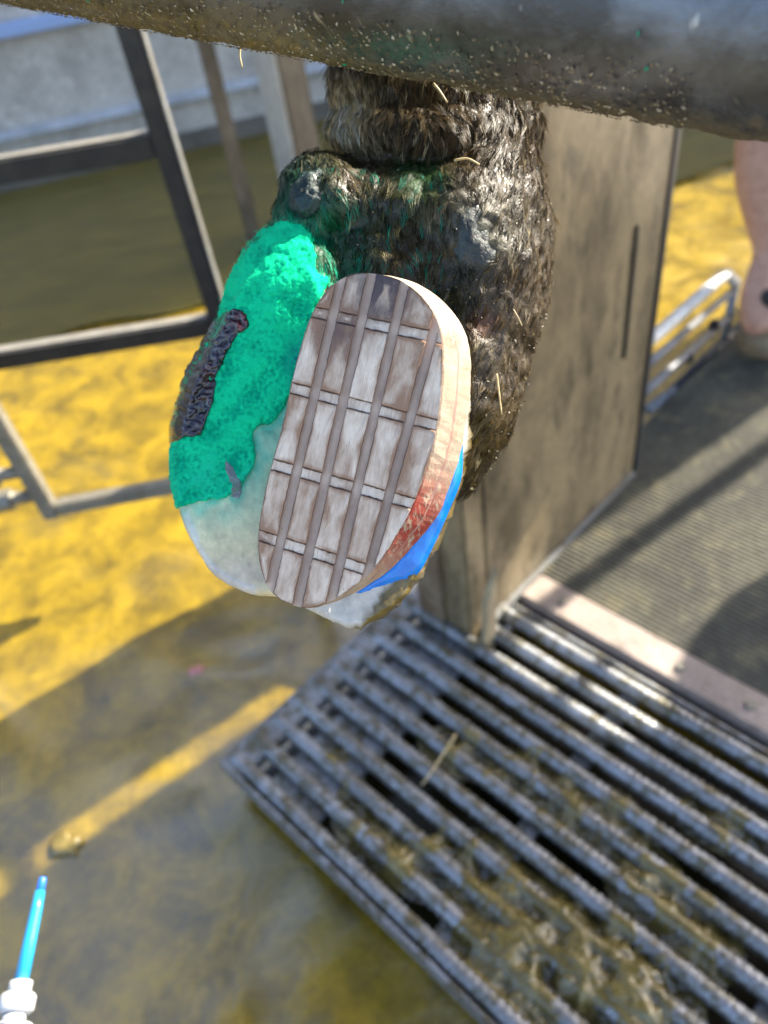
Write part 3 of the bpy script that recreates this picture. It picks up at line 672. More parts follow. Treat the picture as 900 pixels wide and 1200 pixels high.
# coordinates were written in world space while the parents carry offsets: use mesh data directly
class _W: pass
def bvh_me(mes):
    vs = []; fs = []
    for me in mes:
        n = len(vs); vs += [v.co.copy() for v in me.vertices]; fs += [[i + n for i in p.vertices] for p in me.polygons]
    return BVHTree.FromPolygons(vs, fs)
tree = bvh_me([body, lcl])
def drape(poly, step, thick, nz, seed, tree=tree, edge=8, ns=1.0, n2k=.3):
    poly = smooth_loop(poly, 160)
    jit = np.array([mn.noise(Vector((p[0] * .09, p[1] * .09, seed))) + .6 * mn.noise(Vector((p[0] * .3, p[1] * .3, seed))) for p in poly])
    cen = poly.mean(0); dv = poly - cen; dv /= np.linalg.norm(dv, axis=1)[:, None]; poly = poly + dv * jit[:, None] * 3.5
    x0, y0 = poly.min(0) - step; x1, y1 = poly.max(0) + step
    gx = np.arange(x0, x1, step); gy = np.arange(y0, y1, step); XX, YY = np.meshgrid(gx, gy); sh = XX.shape
    ins = inpoly(XX, YY, poly); dist = polydist(XX, YY, poly)
    C = np.full(sh, np.nan)
    for i in range(sh[0]):
        for j in range(sh[1]):
            if ins[i, j]:
                r = ray(XX[i, j], YY[i, j]); hit = tree.ray_cast(Vector(CAM), Vector(r).normalized(), .6)
                if hit[0] is not None:
                    d = (R.T @ (np.array(hit[0]) - CAM))[2]; cc_ = (FD - d) / UPX
                    if cc_ > -150: C[i, j] = cc_
    # fill beyond the silhouette by rolling the sheet backwards
    for _ in range(60):
        bad = ins & np.isnan(C)
        if not bad.any(): break
        Cn = C.copy()
        for i, j in zip(*np.where(bad)):
            w_ = C[max(0, i - 1):i + 2, max(0, j - 1):j + 2]; w_ = w_[~np.isnan(w_)]
            if len(w_): Cn[i, j] = w_.mean() - 4.5
        C = Cn
    for _ in range(3):
        Cp = np.where(np.isnan(C), np.nanmin(C), C); m_ = Cp.copy(); m_[1:-1, 1:-1] = (Cp[1:-1, 1:-1] * 2 + Cp[:-2, 1:-1] + Cp[2:, 1:-1] + Cp[1:-1, :-2] + Cp[1:-1, 2:]) / 6
        C = np.where(ins, m_, C)
    e = np.clip(dist / edge, 0, 1); prof = np.sqrt(1 - (1 - e) ** 2)
    idx = -np.ones(sh, int); vs = []; info = []
    for i, j in zip(*np.where(ins & ~np.isnan(C))):
        x, y = XX[i, j], YY[i, j]
        n1_ = mn.fractal(Vector((x * .035 * ns, y * .035 * ns, seed)), 1, 2, 4); n2_ = mn.fractal(Vector((x * .22 * ns, y * .22 * ns, seed + 5)), 1, 2, 4)
        idx[i, j] = len(vs); vs.append((x, y, C[i, j] + prof[i, j] * (thick + nz * n1_ + nz * n2k * n2_) - 1.5 * (1 - prof[i, j]))); info.append((x, y, n1_, n2_, e[i, j]))
    fs = []
    for i in range(sh[0] - 1):
        for j in range(sh[1] - 1):
            a, b, c, d = idx[i, j], idx[i, j + 1], idx[i + 1, j + 1], idx[i + 1, j]
            k = [t for t in (d, c, b, a) if t >= 0]
            if len(k) >= 3: fs.append(k)
    # underside skirt
    bmx = bmesh.new(); me = mesh('coat', Farr(vs), fs); bmx.from_mesh(me)
    ex = bmesh.ops.extrude_edge_only(bmx, edges=[e_ for e_ in bmx.edges if e_.is_boundary])
    for v in ex['geom']:
        if isinstance(v, bmesh.types.BMVert): v.co -= Vector(camback) * .004
    bmesh.ops.recalc_face_normals(bmx, faces=bmx.faces); bmx.to_mesh(me); bmx.free()
    return me, np.array(info)
gme, inf = drape(GP, 1.6, 6, 3.6, 3.0, n2k=.4, edge=13)
n_ext = len(gme.vertices) - len(inf)
g1 = np.array([.006, .66, .30]); g2 = np.array([.0, .34, .19]); g3 = np.array([.012, .12, .19])
t1 = np.clip(.45 - inf[:, 3] * .9 - inf[:, 2] * .9 + (inf[:, 1] - 400) / 500 * .9 - .40, 0, 1)[:, None]
low = np.clip((inf[:, 1] - 520) / 40, 0, 1)[:, None] * np.clip(.35 + inf[:, 2:3], 0, 1)
teal = np.clip(1 - np.hypot((inf[:, 0] - 352) / 26, (inf[:, 1] - 425) / 40), 0, 1)[:, None] * np.clip(.6 + inf[:, 3:4] * 1.2, 0, 1)
dk = np.clip(1 - np.hypot((inf[:, 0] - 308) / 10, (inf[:, 1] - 502) / 9), 0, 1)[:, None]
gc = g1 * (1 - t1) + g2 * t1; gc = gc * (1 - low * .45) + np.array([.02, .40, .33]) * low * .45; gc = gc * (1 - teal) + g3 * teal; gc = gc * (1 - dk) + np.array([.01, .03, .03]) * dk
paint(gme, np.r_[gc, np.tile(g2, (n_ext, 1))])
green = painted('green_powder', .9, .14, 420, .4, .0006, spec=.08)
gob = link('green_wound_coating', gme, green, foot); gob['label'] = 'bright green fuzzy wound coating over the heel and claw'
# fuzz of the coating
mb = MB(); fc = []
gco = coords(gme); gnr = normals(gme)
for i in rng.integers(0, len(inf), 14000):
    p = gco[i]; d = gnr[i] * .6 + rng.normal(0, .6, 3); d /= np.linalg.norm(d); s = np.cross(d, camback); s /= np.linalg.norm(s) + 1e-9
    L = random.uniform(.0006, .0016) * (1.9 if inf[i, 4] < .5 and inf[i, 1] < 500 else 1); 
    mb.add([p - s * .00009, p + s * .00009, p + d * L], [(0, 1, 2)]); fc += [gc[i] * 1.05] * 3
o = mb.build('fuzz', green, foot); paint(o.data, np.array(fc)); o['kind'] = 'stuff'
# the raw lesion along the edge
LP = [(278, 358), (291, 367), (294, 384), (279, 396), (266, 420), (256, 442), (253, 468), (244, 494), (236, 512), (218, 515), (200, 521), (198, 500), (206, 468), (214, 442), (229, 412), (242, 388), (260, 366)]
lme, li = drape(LP, 1.3, 5, 6.5, 11.0, tree=bvh_me([body, lcl, gme]), edge=6, ns=.6, n2k=.7)
ne = len(lme.vertices) - len(li)
pur = np.array([.024, .018, .036]); blkc = np.array([.012, .008, .010]); red = np.array([.16, .008, .012])
tt = np.clip(.5 + li[:, 3] * 1.6, 0, 1)[:, None]; lc = blkc * (1 - tt) + pur * tt
cav = np.clip(1.4 - np.hypot((li[:, 0] - 284) / 11, (li[:, 1] - 380) / 13), 0, 1)[:, None]; lc = lc * (1 - cav) + (red * tt + blkc * (1 - tt)) * cav
brn = np.clip(1 - np.hypot((li[:, 0] - 240) / 14, (li[:, 1] - 440) / 30), 0, 1)[:, None] * np.clip(.4 - li[:, 2:3], 0, 1); lc = lc * (1 - brn) + np.array([.10, .035, .02]) * brn
paint(lme, np.r_[lc, np.tile(blkc, (ne, 1))])
link('lesion', lme, painted('raw_tissue', .22, .5, 400, .5, .0012, coat=.6, rlo=.1), foot)['label'] = 'dark purple raw lesion along the claw edge'
# grey scrape on the green
sme, si = drape([(262, 542), (268, 540), (284, 566), (282, 584), (272, 584), (268, 566)], 1.3, 1.2, 1.2, 17.0, tree=bvh_me([lcl, gme]), edge=3, ns=2)
paint(sme, np.tile(np.array([.22, .26, .26]), (len(sme.vertices), 1))); link('scraped_streak', sme, painted('scrape', .6, .6, 500, .6, .0008), foot)

# fur in wet clumps
fx, fy, fc_ = projarr(co)
pol = body.polygons; nP = len(pol)
ctrs = np.empty(nP * 3); pol.foreach_get('center', ctrs); ctrs = ctrs.reshape(-1, 3); pn = np.empty(nP * 3, np.float32); pol.foreach_get('normal', pn); pn = pn.reshape(-1, 3).astype(float)
px_, py_, pc_ = projarr(ctrs)
ok = (py_ > 20) & (py_ < 580) & (px_ > 300) & (px_ < 680) & (pn @ camback > -.45) & (np.linalg.norm(ctrs - F(480, 250, -80), axis=1) < .16)
ok &= ~(inpoly(px_, py_, LC) & (py_ > 300)) & ~inpoly(px_, py_, RC) & ~(inpoly(px_, py_, GP) & (polydist(px_, py_, GP) > 9))
ok &= ~(((px_ - 556) / 20) ** 2 + ((py_ - 268) / 36) ** 2 < 1) & ~(((px_ - 362) / 13) ** 2 + ((py_ - 228) / 16) ** 2 < 1)
cand = np.where(ok)[0]
def frgb(x, y, edge):
    c = skincol(np.array([x]), np.array([y]))[0]
    r = random.random()
    if math.hypot(x - 403, y - 132) < 27 * random.uniform(.5, 1.1): return np.array([.46, .43, .33]) * random.uniform(.4, 1.1)
    if edge > .78 and x > 590: c = c * .4 + np.array([.34, .26, .14]) * random.uniform(.3, 1.1)  # right silhouette strands painted golden in place of sunlit tips
    elif r < .07: c = c * .5 + np.array([.26, .22, .13]) * random.uniform(.3, 1)
    elif r < .6: c = c * random.uniform(.2, .7)
    else: c = c * random.uniform(.7, 1.7)
    if 340 < x < 520 and y > 195 and random.random() < .14: c = np.array([.01, .16, .10]) * random.uniform(.5, 1.2)
    return c
mb_v = []; mb_f = []; mb_c = []
dn = R @ np.array([0, 1.0, 0]); rt = R[:, 0]
gpd = polydist(px_, py_, GP)
for fi in rng.choice(cand, 9500):
    p0 = ctrs[fi]; n0 = pn[fi]; x, y = px_[fi], py_[fi]; edge = 1 - abs(n0 @ camback)
    if y > 195 and random.random() < (.4 if x < 560 else (.55 if y < 330 else .75)): continue
    up_ = y < 190
    swirl = mn.noise(Vector((x * .02, y * .02, 1.0)))
    d = dn + rt * (swirl * .9 + (-.35 if x > 560 else (.15 if x < 420 else 0)))
    d = d - n0 * (d @ n0); d /= np.linalg.norm(d) + 1e-9
    lift = random.uniform(.0, .16) if up_ else random.uniform(-.04, .09)
    tipdir = d + n0 * lift
    L0 = random.uniform(.005, .010) if up_ else random.uniform(.0035, .0075)
    if x > 600 and y < 420: L0 *= 1.25
    tip = p0 + tipdir * L0
    side_ = np.cross(n0, d); cl = frgb(x, y, edge)
    if gpd[fi] < 16 and random.random() < 1 - gpd[fi] / 18: cl = np.array([.004, .42, .22]) * random.uniform(.4, 1.1)
    for _ in range(random.randint(4, 8)):
        r0 = p0 + side_ * random.gauss(0, .0013) + d * random.gauss(0, .0016)
        tp = tip + side_ * random.gauss(0, .00035) + d * random.gauss(0, .0014) + n0 * random.gauss(0, .00025)
        mid = (r0 * .5 + tp * .5) + n0 * L0 * .07
        w0 = random.uniform(.00008, .00016); s = side_ * w0
        k = len(mb_v); mb_v += [r0 - s, r0 + s, mid - s * .8, mid + s * .8, tp]
        mb_f += [(k, k + 1, k + 3, k + 2), (k + 2, k + 3, k + 4)]
        c = cl * random.uniform(.75, 1.25); mb_c += [c * .55, c * .55, c, c, c * 1.35]
fme = mesh('fur', mb_v, mb_f); paint(fme, np.array(mb_c))
fm = Mat('fur'); fm.set(Base_Color=fm.attr(), Roughness=.42, Specular_IOR_Level=.14)
fo = link('fur', fme, fm.m, foot, False); fo['kind'] = 'stuff'
# grit and muck crumbs on the foot
mb = MB(); cc = []
lowc = cand[(px_[cand] > 520)]
for fi in np.r_[rng.choice(cand, 320), rng.choice(lowc, 700)]:
    p = ctrs[fi] + pn[fi] * random.uniform(.0003, .002); r = random.uniform(.0003, .0008) * (1.6 if py_[fi] > 380 and random.random() < .4 else 1)
    a = rng.normal(0, 1, (4, 3)); a /= np.linalg.norm(a, axis=1)[:, None]
    mb.add(p + a * r, [(0, 1, 2), (0, 2, 3), (0, 3, 1), (1, 3, 2)])
    k = np.array(random.choice([(.10, .08, .03), (.16, .13, .04), (.06, .05, .03), (.30, .27, .2)])); cc += [k * random.uniform(.6, 1.2)] * 4
o = mb.build('grit', painted('grit', .5, .3, 900, .3, .0004, coat=.15), foot); paint(o.data, np.array(cc)); o['kind'] = 'stuff'

# ------------------------------------------------------------------ the wooden block under the inner claw
block = empty('hoof_block', F(420, 520, 0), 'pale wooden hoof block with grooved tread glued under the claw', 'hoof block')
FO = smooth_loop([(425, 320), (460, 325), (486, 340), (505, 362), (516, 388), (519, 425), (516, 470), (508, 520), (496, 560), (480, 600), (460, 635), (438, 666), (412, 690), (388, 704), (365, 712), (343, 709), (324, 699), (312, 684), (304, 655), (303, 625), (310, 580), (320, 540), (331, 500), (343, 445), (354, 402), (367, 366), (384, 340), (404, 325)], 140)
def ctop(x, y): return 34 + .26 * (x - 412)
nF = len(FO)
# lower outlines: flared to the right where the side shows
def flare(k):
    c = FO.mean(0); out = []
    for p in FO:
        d = p - c; d /= np.linalg.norm(d)
        a = max(0, d[0] * .93 - d[1] * .05 + .10 + .20 * max(0, d[1]))
        f = k * 34 * min(1, a * 1.25) 
        out.append(p + np.array([1.0, .16]) * f)
    return np.array(out)
def ring(k, drop): 
    q = flare(k); q = q + np.array([[.9 * mn.fractal(Vector((p[0] * .09, p[1] * .09, k * 6)), 1, 2, 3)] * 2 for p in q]) * (k > 0); return np.c_[q, ctop(q[:, 0] * 0 + FO[:, 0], q[:, 1]) - drop]
def prism(rings, name, mat, parent):
    vs = np.concatenate([Farr(r) for r in rings]); n = len(rings[0]); fs = [tuple(range(n))]
    for i in range(len(rings) - 1):
        fs += [(i * n + k, i * n + (k + 1) % n, (i + 1) * n + (k + 1) % n, (i + 1) * n + k) for k in range(n)]
    fs.append(tuple((len(rings) - 1) * n + k for k in range(n))[::-1])
    me = mesh(name, vs, fs); bm = bmesh.new(); bm.from_mesh(me); bmesh.ops.recalc_face_normals(bm, faces=bm.faces); bm.to_mesh(me); bm.free()
    return link(name, me, mat, parent, False)
ez = R[:, 2]
def mat_edge():
    m = Mat('cut_ply_edge'); co = m.co('World', (1, 1, 1)); a = m.noise(co, 90, 6, .7, .5); b = m.noise(co, 700, 5, .7); st = m.noise(m.co('World', (1, .45, .45)), 330, 7, .8, .1)
    base = m.mix(m.ramp(a, [(.4, 0.0), (.6, 1.0)]), (.34, .27, .19), (.42, .345, .255))
    base = m.mix(1.0, base, m.ramp(b, [(.3, .8), (.7, 1.12)]), 'MULTIPLY')
    bl = m.attr('Col'); sep = m.n('ShaderNodeSeparateColor'); m.l(bl, sep.inputs[0])
    mu = m.n('ShaderNodeMath', operation='MULTIPLY'); m.l(sep.outputs[0], mu.inputs[0]); m.l(m.ramp(st, [(.40, 0.0), (.50, 1.0)]), mu.inputs[1])
    base = m.mix(mu.outputs[0], base, (.26, .03, .018))
    m.set(Base_Color=base, Roughness=.75); m.bump(b, .4, .0005); return m.m
edgem = mat_edge()
def bloodmap(o):
    x, y, _ = projarr(coords(o.data)); b = np.clip(1.3 - np.hypot((x - 480) / 70, (y - 610) / 72), 0, 1) + np.clip(1.3 - np.hypot((x - 528) / 8, (y - 402) / 14), 0, 1) * 1.5 + .35 * np.clip(1 - np.hypot((x - 525) / 15, (y - 490) / 45), 0, 1)
    paint(o.data, np.repeat(b[:, None], 3, 1))
up1 = prism([ring(0.0, 7.5), ring(.06, 8), ring(.50, 25)], 'upper_ply', edgem, block); bloodmap(up1)
gl = prism([ring(.50, 25.2), ring(.56, 28.2)], 'glue_line', Mat('ply_glue').set(Base_Color=(.30, .17, .14), Roughness=.7).m, block)
lo1 = prism([ring(.56, 28.4), ring(.97, 44), ring(.95, 50)], 'lower_ply', edgem, block); bloodmap(lo1)

# tread: raised pads between lengthwise grooves and cross strips
def mat_wood(name, light, brown, dark_):
    m = Mat(name); g = m.attr('Uv'); 
    mp = m.n('ShaderNodeMapping'); m.l(g, mp.inputs[0]); mp.inputs['Scale'].default_value = (80, 1.5, 1)
    a = m.noise(mp.outputs[0], 1.0, 6, .65, .05)
    mp2 = m.n('ShaderNodeMapping'); m.l(g, mp2.inputs[0]); mp2.inputs['Scale'].default_value = (7, 2.6, 1); b = m.noise(mp2.outputs[0], 1.0, 5, .65)
    oi = m.n('ShaderNodeObjectInfo'); sp = m.n('ShaderNodeSeparateColor'); m.l(oi.outputs['Color'], sp.inputs[0])
    ed = m.n('ShaderNodeSeparateColor'); m.l(m.attr('Col'), ed.inputs[0])
    # stain amount = per-piece stain + patchiness + rim
    s1 = m.n('ShaderNodeMath', operation='MULTIPLY_ADD'); m.l(b, s1.inputs[0]); s1.inputs[1].default_value = 1.5; m.l(sp.outputs[0], s1.inputs[2])
    s2 = m.n('ShaderNodeMath', operation='MULTIPLY_ADD'); m.l(a, s2.inputs[0]); s2.inputs[1].default_value = .9; m.l(s1.outputs[0], s2.inputs[2])
    s3 = m.n('ShaderNodeMath', operation='MULTIPLY_ADD'); m.l(ed.outputs[1], s3.inputs[0]); s3.inputs[1].default_value = .7; m.l(s2.outputs[0], s3.inputs[2])
    f = m.ramp(m_sub(m, s3.outputs[0], .98), [(.0, 0.0), (.85, 1.0)])
    base = m.mix(f, light, brown)
    base = m.mix(m.ramp(a, [(.30, .75), (.5, 0.0)]), base, brown)
    base = m.mix(m.ramp(ed.outputs[0], [(.35, 0.0), (1.0, .9)]), base, dark_)
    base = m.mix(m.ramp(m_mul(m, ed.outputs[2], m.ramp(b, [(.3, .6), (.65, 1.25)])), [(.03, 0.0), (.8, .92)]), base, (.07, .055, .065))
    spk = m.n('ShaderNodeTexVoronoi'); spk.inputs['Scale'].default_value = 420; m.l(m.co('World'), spk.inputs['Vector'])
    base = m.mix(m_mul(m, m.ramp(spk.outputs['Distance'], [(.06, .8), (.14, 0.0)]), m.ramp(m.noise(m.co('World'), 60, 3), [(.55, 0.0), (.68, 1.0)])), base, (.07, .05, .035))
    m.set(Base_Color=base, Roughness=.72); m.bump(a, .35, .0004); return m.m
def m_mul(m, a, b):
    n = m.n('ShaderNodeMath', operation='MULTIPLY'); m.l(a, n.inputs[0]); m.l(b, n.inputs[1]); return n.outputs[0]
def m_sub(m, v, k):
    n = m.n('ShaderNodeMath', operation='SUBTRACT'); m.l(v, n.inputs[0]); n.inputs[1].default_value = k; return n.outputs[0]
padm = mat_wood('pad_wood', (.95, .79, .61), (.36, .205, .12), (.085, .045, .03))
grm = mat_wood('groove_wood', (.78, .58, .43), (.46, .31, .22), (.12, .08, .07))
up1.data.materials.append(grm); up1.data.polygons[0].material_index = 1
va = [((399, 331), (318, 681)), ((435, 325), (349, 705)), ((472, 341), (389, 700)), ((506, 397), (431, 672))]
ha = [((369, 366), (514, 396)), ((343, 455), (514, 499)), ((322, 545), (483, 590)), ((306, 628), (427, 667))]
def extend(l, k=1.5):
    a, b = np.array(l[0], float), np.array(l[1], float); return a - (b - a) * k, b + (b - a) * k
def halfplane(poly, a, b, keep_left):
    out = []; d = b - a; nn = np.array([-d[1], d[0]]); nn = nn / np.linalg.norm(nn) * (1 if keep_left else -1)
    for i in range(len(poly)):
        p, q = poly[i], poly[(i + 1) % len(poly)]; dp, dq = (p - a) @ nn, (q - a) @ nn
        if dp >= 0: out.append(p)
        if (dp >= 0) != (dq >= 0): out.append(p + (q - p) * dp / (dp - dq))
    return np.array(out)
def off(l, d):
    a, b = extend(l); t = b - a; n = np.array([-t[1], t[0]]); n /= np.linalg.norm(n); return a + n * d, b + n * d
def shrink(poly, d):
    c = poly.mean(0); n = len(poly); out = poly
    area = sum(poly[i][0] * poly[(i + 1) % n][1] - poly[(i + 1) % n][0] * poly[i][1] for i in range(n))
    for i in range(n):
        a, b = poly[i], poly[(i + 1) % n]
        if np.linalg.norm(b - a) < .05: continue
        t = b - a; nn = np.array([-t[1], t[0]]); nn = nn / np.linalg.norm(nn) * (1 if area > 0 else -1)
        out = halfplane(out, a + nn * d, b + nn * d, area > 0)
        if len(out) < 3: return None
    return out
def clean(poly, d=.6):
    out = [poly[0]]
    for p in poly[1:]:
        if np.linalg.norm(p - out[-1]) > d: out.append(p)
    if np.linalg.norm(out[0] - out[-1]) <= d: out.pop()
    return np.array(out)
gdirn = np.array([-83., 372.]); gdirn /= np.linalg.norm(gdirn); gperp = np.array([-gdirn[1], gdirn[0]])
def ray_resample(poly, c, m):
    """m points round the polygon by angle about c"""
    out = []
    ang = np.linspace(0, 2 * math.pi, m, endpoint=False)
    for a in ang:
        d = np.array([math.cos(a), math.sin(a)]); best = None
        for i in range(len(poly)):
            p, q = poly[i], poly[(i + 1) % len(poly)]; e = q - p; den = d[0] * e[1] - d[1] * e[0]
            if abs(den) < 1e-9: continue
            t = ((p[0] - c[0]) * e[1] - (p[1] - c[1]) * e[0]) / den; s = ((p[0] - c[0]) * d[1] - (p[1] - c[1]) * d[0]) / den
            if t > 0 and -1e-6 <= s <= 1 + 1e-6 and (best is None or t > best): best = t
        out.append(c + d * (best or 0))
    return np.array(out)
def pad(poly, h_top, h_bot, name, mat, color, bevel=1.3, rimw=3.2, rough=.35, sd_=0):
    poly = clean(poly)
    if len(poly) < 3: return None
    A = .5 * abs(sum(poly[i][0] * poly[(i + 1) % len(poly)][1] - poly[(i + 1) % len(poly)][0] * poly[i][1] for i in range(len(poly))))
    if A < 25: return None
    p1 = shrink(poly, bevel)
    if p1 is None: return None
    c = p1.mean(0)
    # shared corner-exact outline: add points along edges
    def dense(pl, m=40):
        L = np.r_[0, np.cumsum(np.linalg.norm(np.diff(np.r_[pl, pl[:1]], axis=0), axis=1))]; cl = np.r_[pl, pl[:1]]
        q = np.sort(np.r_[np.linspace(0, L[-1], m, endpoint=False), L[:-1]]); return np.stack([np.interp(q, L, cl[:, k]) for k in (0, 1)], 1)
    o0 = dense(poly)
    def pull(pl, d):
        out = []
        for p in pl:
            v_ = c - p; Lv = np.linalg.norm(v_); out.append(p + v_ / Lv * min(d, Lv * .6))
        return np.array(out)
    wob = lambda pl, a: pl + np.array([[a * mn.noise(Vector((p[0] * .25, p[1] * .25, sd_))), a * mn.noise(Vector((p[0] * .25, p[1] * .25, sd_ + 9)))] for p in pl])
    o0 = wob(o0, 1.0)
    rings = [(o0, h_bot, .8, 1), (o0, h_top - bevel * .9, 1.0, 1), (pull(o0, bevel * .55), h_top - bevel * .25, .8, .9), (pull(o0, bevel), h_top, .45, .75), (pull(o0, bevel + rimw * .5), h_top, .08, .5), (pull(o0, bevel + rimw * 1.6), h_top, 0, .12), (pull(o0, 14), h_top, 0, 0)]
    vs = []; col = []; uvw = []
    n = len(o0)
    for (pl, h, e, s) in rings:
        for p in pl:
            hh = h + (rough * 1.2 * mn.fractal(Vector((p[0] * .12, p[1] * .12, sd_)), 1, 2, 3) if h > h_bot else 0)
            vs.append((p[0], p[1], ctop(p[0], p[1]) + hh)); top_dark = math.exp(-((p[0] - 448) / 34) ** 2 - ((p[1] - 338) / 40) ** 2) + .5 * math.exp(-((p[0] - 395) / 26) ** 2 - ((p[1] - 395) / 30) ** 2); ptc = 1.1 * mn.fractal(Vector((p[0] * .022, p[1] * .012, 4)), 1, 2, 3)
            col.append((e, max(0, s + ptc), min(1, top_dark))); uvw.append((p @ gperp * .01 + sd_, p @ gdirn * .01, 0))  # third channel darkens the top middle pads
    vs.append((*c, ctop(*c) + h_top)); col.append((0, 0, 0)); uvw.append((c @ gperp * .01 + sd_, c @ gdirn * .01, 0)); ci = len(vs) - 1
    fs = [(i * n + k, i * n + (k + 1) % n, (i + 1) * n + (k + 1) % n, (i + 1) * n + k) for i in range(len(rings) - 1) for k in range(n)]
    fs += [((len(rings) - 1) * n + k, (len(rings) - 1) * n + (k + 1) % n, ci) for k in range(n)]
    me = mesh(name, Farr(vs), fs); paint(me, np.array(col))
    a = me.attributes.new('Uv', 'FLOAT_VECTOR', 'POINT'); a.data.foreach_set('vector', np.array(uvw, np.float32).ravel())
    bm = bmesh.new(); bm.from_mesh(me); bmesh.ops.recalc_face_normals(bm, faces=bm.faces); bm.to_mesh(me); bm.free()
    o = link(name, me, mat, block, True); o.color = (*color, 1); return o
a = up1.data.attributes.new('Uv', 'FLOAT_VECTOR', 'POINT'); ux, uy, _ = projarr(coords(up1.data))
a.data.foreach_set('vector', np.stack([(ux * gperp[0] + uy * gperp[1]) * .01, (ux * gdirn[0] + uy * gdirn[1]) * .01, ux * 0], 1).astype(np.float32).ravel())
up1.color = (.1, 0, 0, 1)
# stain and top-row tone per pad, rows from the heel end down, columns from the left
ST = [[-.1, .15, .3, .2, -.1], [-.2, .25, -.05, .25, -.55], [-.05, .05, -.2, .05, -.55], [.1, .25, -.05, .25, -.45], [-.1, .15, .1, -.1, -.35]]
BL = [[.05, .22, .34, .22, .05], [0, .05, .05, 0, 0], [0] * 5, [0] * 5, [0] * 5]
HGV, HGH = 5.3, 6.3
for r in range(5):
    for c in range(5):
        poly = FO.copy()
        if c > 0: poly = halfplane(poly, *off(va[c - 1], -HGV), False)
        if c < 4 and len(poly): poly = halfplane(poly, *off(va[c], HGV), True)
        if r > 0 and len(poly): poly = halfplane(poly, *off(ha[r - 1], HGH), True)
        if r < 4 and len(poly): poly = halfplane(poly, *off(ha[r], -HGH), False)
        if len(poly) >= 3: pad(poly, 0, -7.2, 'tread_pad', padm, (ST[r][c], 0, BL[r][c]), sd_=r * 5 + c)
    if r < 4:
        for c in range(5):
            poly = FO.copy()
            if c > 0: poly = halfplane(poly, *off(va[c - 1], -HGV), False)
            if c < 4 and len(poly): poly = halfplane(poly, *off(va[c], HGV), True)
            poly = halfplane(poly, *off(ha[r], -HGH + .4), True) if len(poly) else poly
            poly = halfplane(poly, *off(ha[r], HGH - .4), False) if len(poly) else poly
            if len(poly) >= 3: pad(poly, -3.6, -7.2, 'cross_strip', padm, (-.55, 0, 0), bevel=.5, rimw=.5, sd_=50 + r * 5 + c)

# blue glue squeezed out under the block
inn = smooth_path([(530, 518), (522, 556), (505, 594), (486, 620), (452, 660), (412, 694)], 60)
out = smooth_path([(543, 521), (541, 560), (527, 598), (504, 649), (484, 678), (437, 697)], 60)
vs = []; NN = 16
for i in range(60):
    for k in range(NN):
        t = k / (NN - 1); w = np.sin(math.pi * min(t, .5)) if t < .5 else 1
        p = inn[i] * (1 - t) + out[i] * t if t < .75 else out[i] * (1 - (t - .75) * .25) + inn[i] * (t - .75) * .25
        base = ctop(*FO[0]) * 0 + 4 + .2 * (inn[i][0] - 490) 
        c = base - 30 + 22 * math.sin(math.pi * (t * .62 + .30)) - (t > .75) * (t - .75) * 90
        c += 1.6 * mn.noise(Vector((p[0] * .06, p[1] * .06, 2))) + .8 * mn.noise(Vector((p[0] * .2, p[1] * .2, 5)))
        vs.append((*p, c))
fs = [(i * NN + k, i * NN + k + 1, (i + 1) * NN + k + 1, (i + 1) * NN + k) for i in range(59) for k in range(NN - 1)]
bme = mesh('blue_glue', Farr(vs), fs); bm = bmesh.new(); bm.from_mesh(bme)
bmesh.ops.recalc_face_normals(bm, faces=bm.faces); bm.to_mesh(bme); bm.free()
bg_ = Mat('blue_glue'); nz_ = bg_.noise(bg_.co('World'), 120, 4)
bg_.set(Base_Color=bg_.ramp(nz_, [(.3, (.0, .17, .68)), (.7, (.005, .25, .82))]), Roughness=.22, Subsurface_Weight=.15, Subsurface_Scale=.002, Coat_Weight=.5); bg_.bump(nz_, .2, .001)
glue = link('blue_glue', bme, bg_.m, block); glue['label'] = 'bright blue glue squeezed out under the block'
md = glue.modifiers.new('s', 'SOLIDIFY'); md.thickness = .0015; md.offset = -1

# straw stalks
straw = Mat('straw'); sn = straw.noise(straw.co('World'), 300, 4); straw.set(Base_Color=straw.ramp(sn, [(.3, (.36, .27, .12)), (.7, (.58, .47, .25))]), Roughness=.5)
def stalk(pts, r, label):
    mb = MB().tube(smooth_path(np.array(pts), 10), [r * (1 - .4 * k / 9) for k in range(10)], 6); o = mb.build('straw_stalk', straw.m, None, True)
    tag(o, label, 'straw', 'straw stalks')
stalk([F(582, 438, -45), F(585, 462, -46), F(588, 486, -47)], .0005, 'thin straw stuck to the muddy hide right of the block')
stalk([F(508, 98, -56), F(516, 108, -54), F(524, 120, -55)], .0007, 'short straw in the fur just below the pipe')
stalk([F(600, 360, -60), F(607, 372, -58), F(612, 382, -58)], .0004, 'fine pale straw on the right flank of the foot')
stalk([F(532, 188, -28), F(548, 186, -26), F(562, 193, -30)], .0006, 'curved straw lying across the top of the right dew claw')
pp = P(283, 52, .36); stalk([pp, P(281, 64, .36), P(284, 80, .36)], .0006, 'wisp of straw hanging from the pipe at left')
stalk([UV(*(lambda g: (g @ U, g @ V))(G(534, 862, ZT))[:2], ZT + .003), G(505, 905, ZT + .004) , G(494, 920, ZT + .003)], .0022, 'golden straw lying across the grating rods')

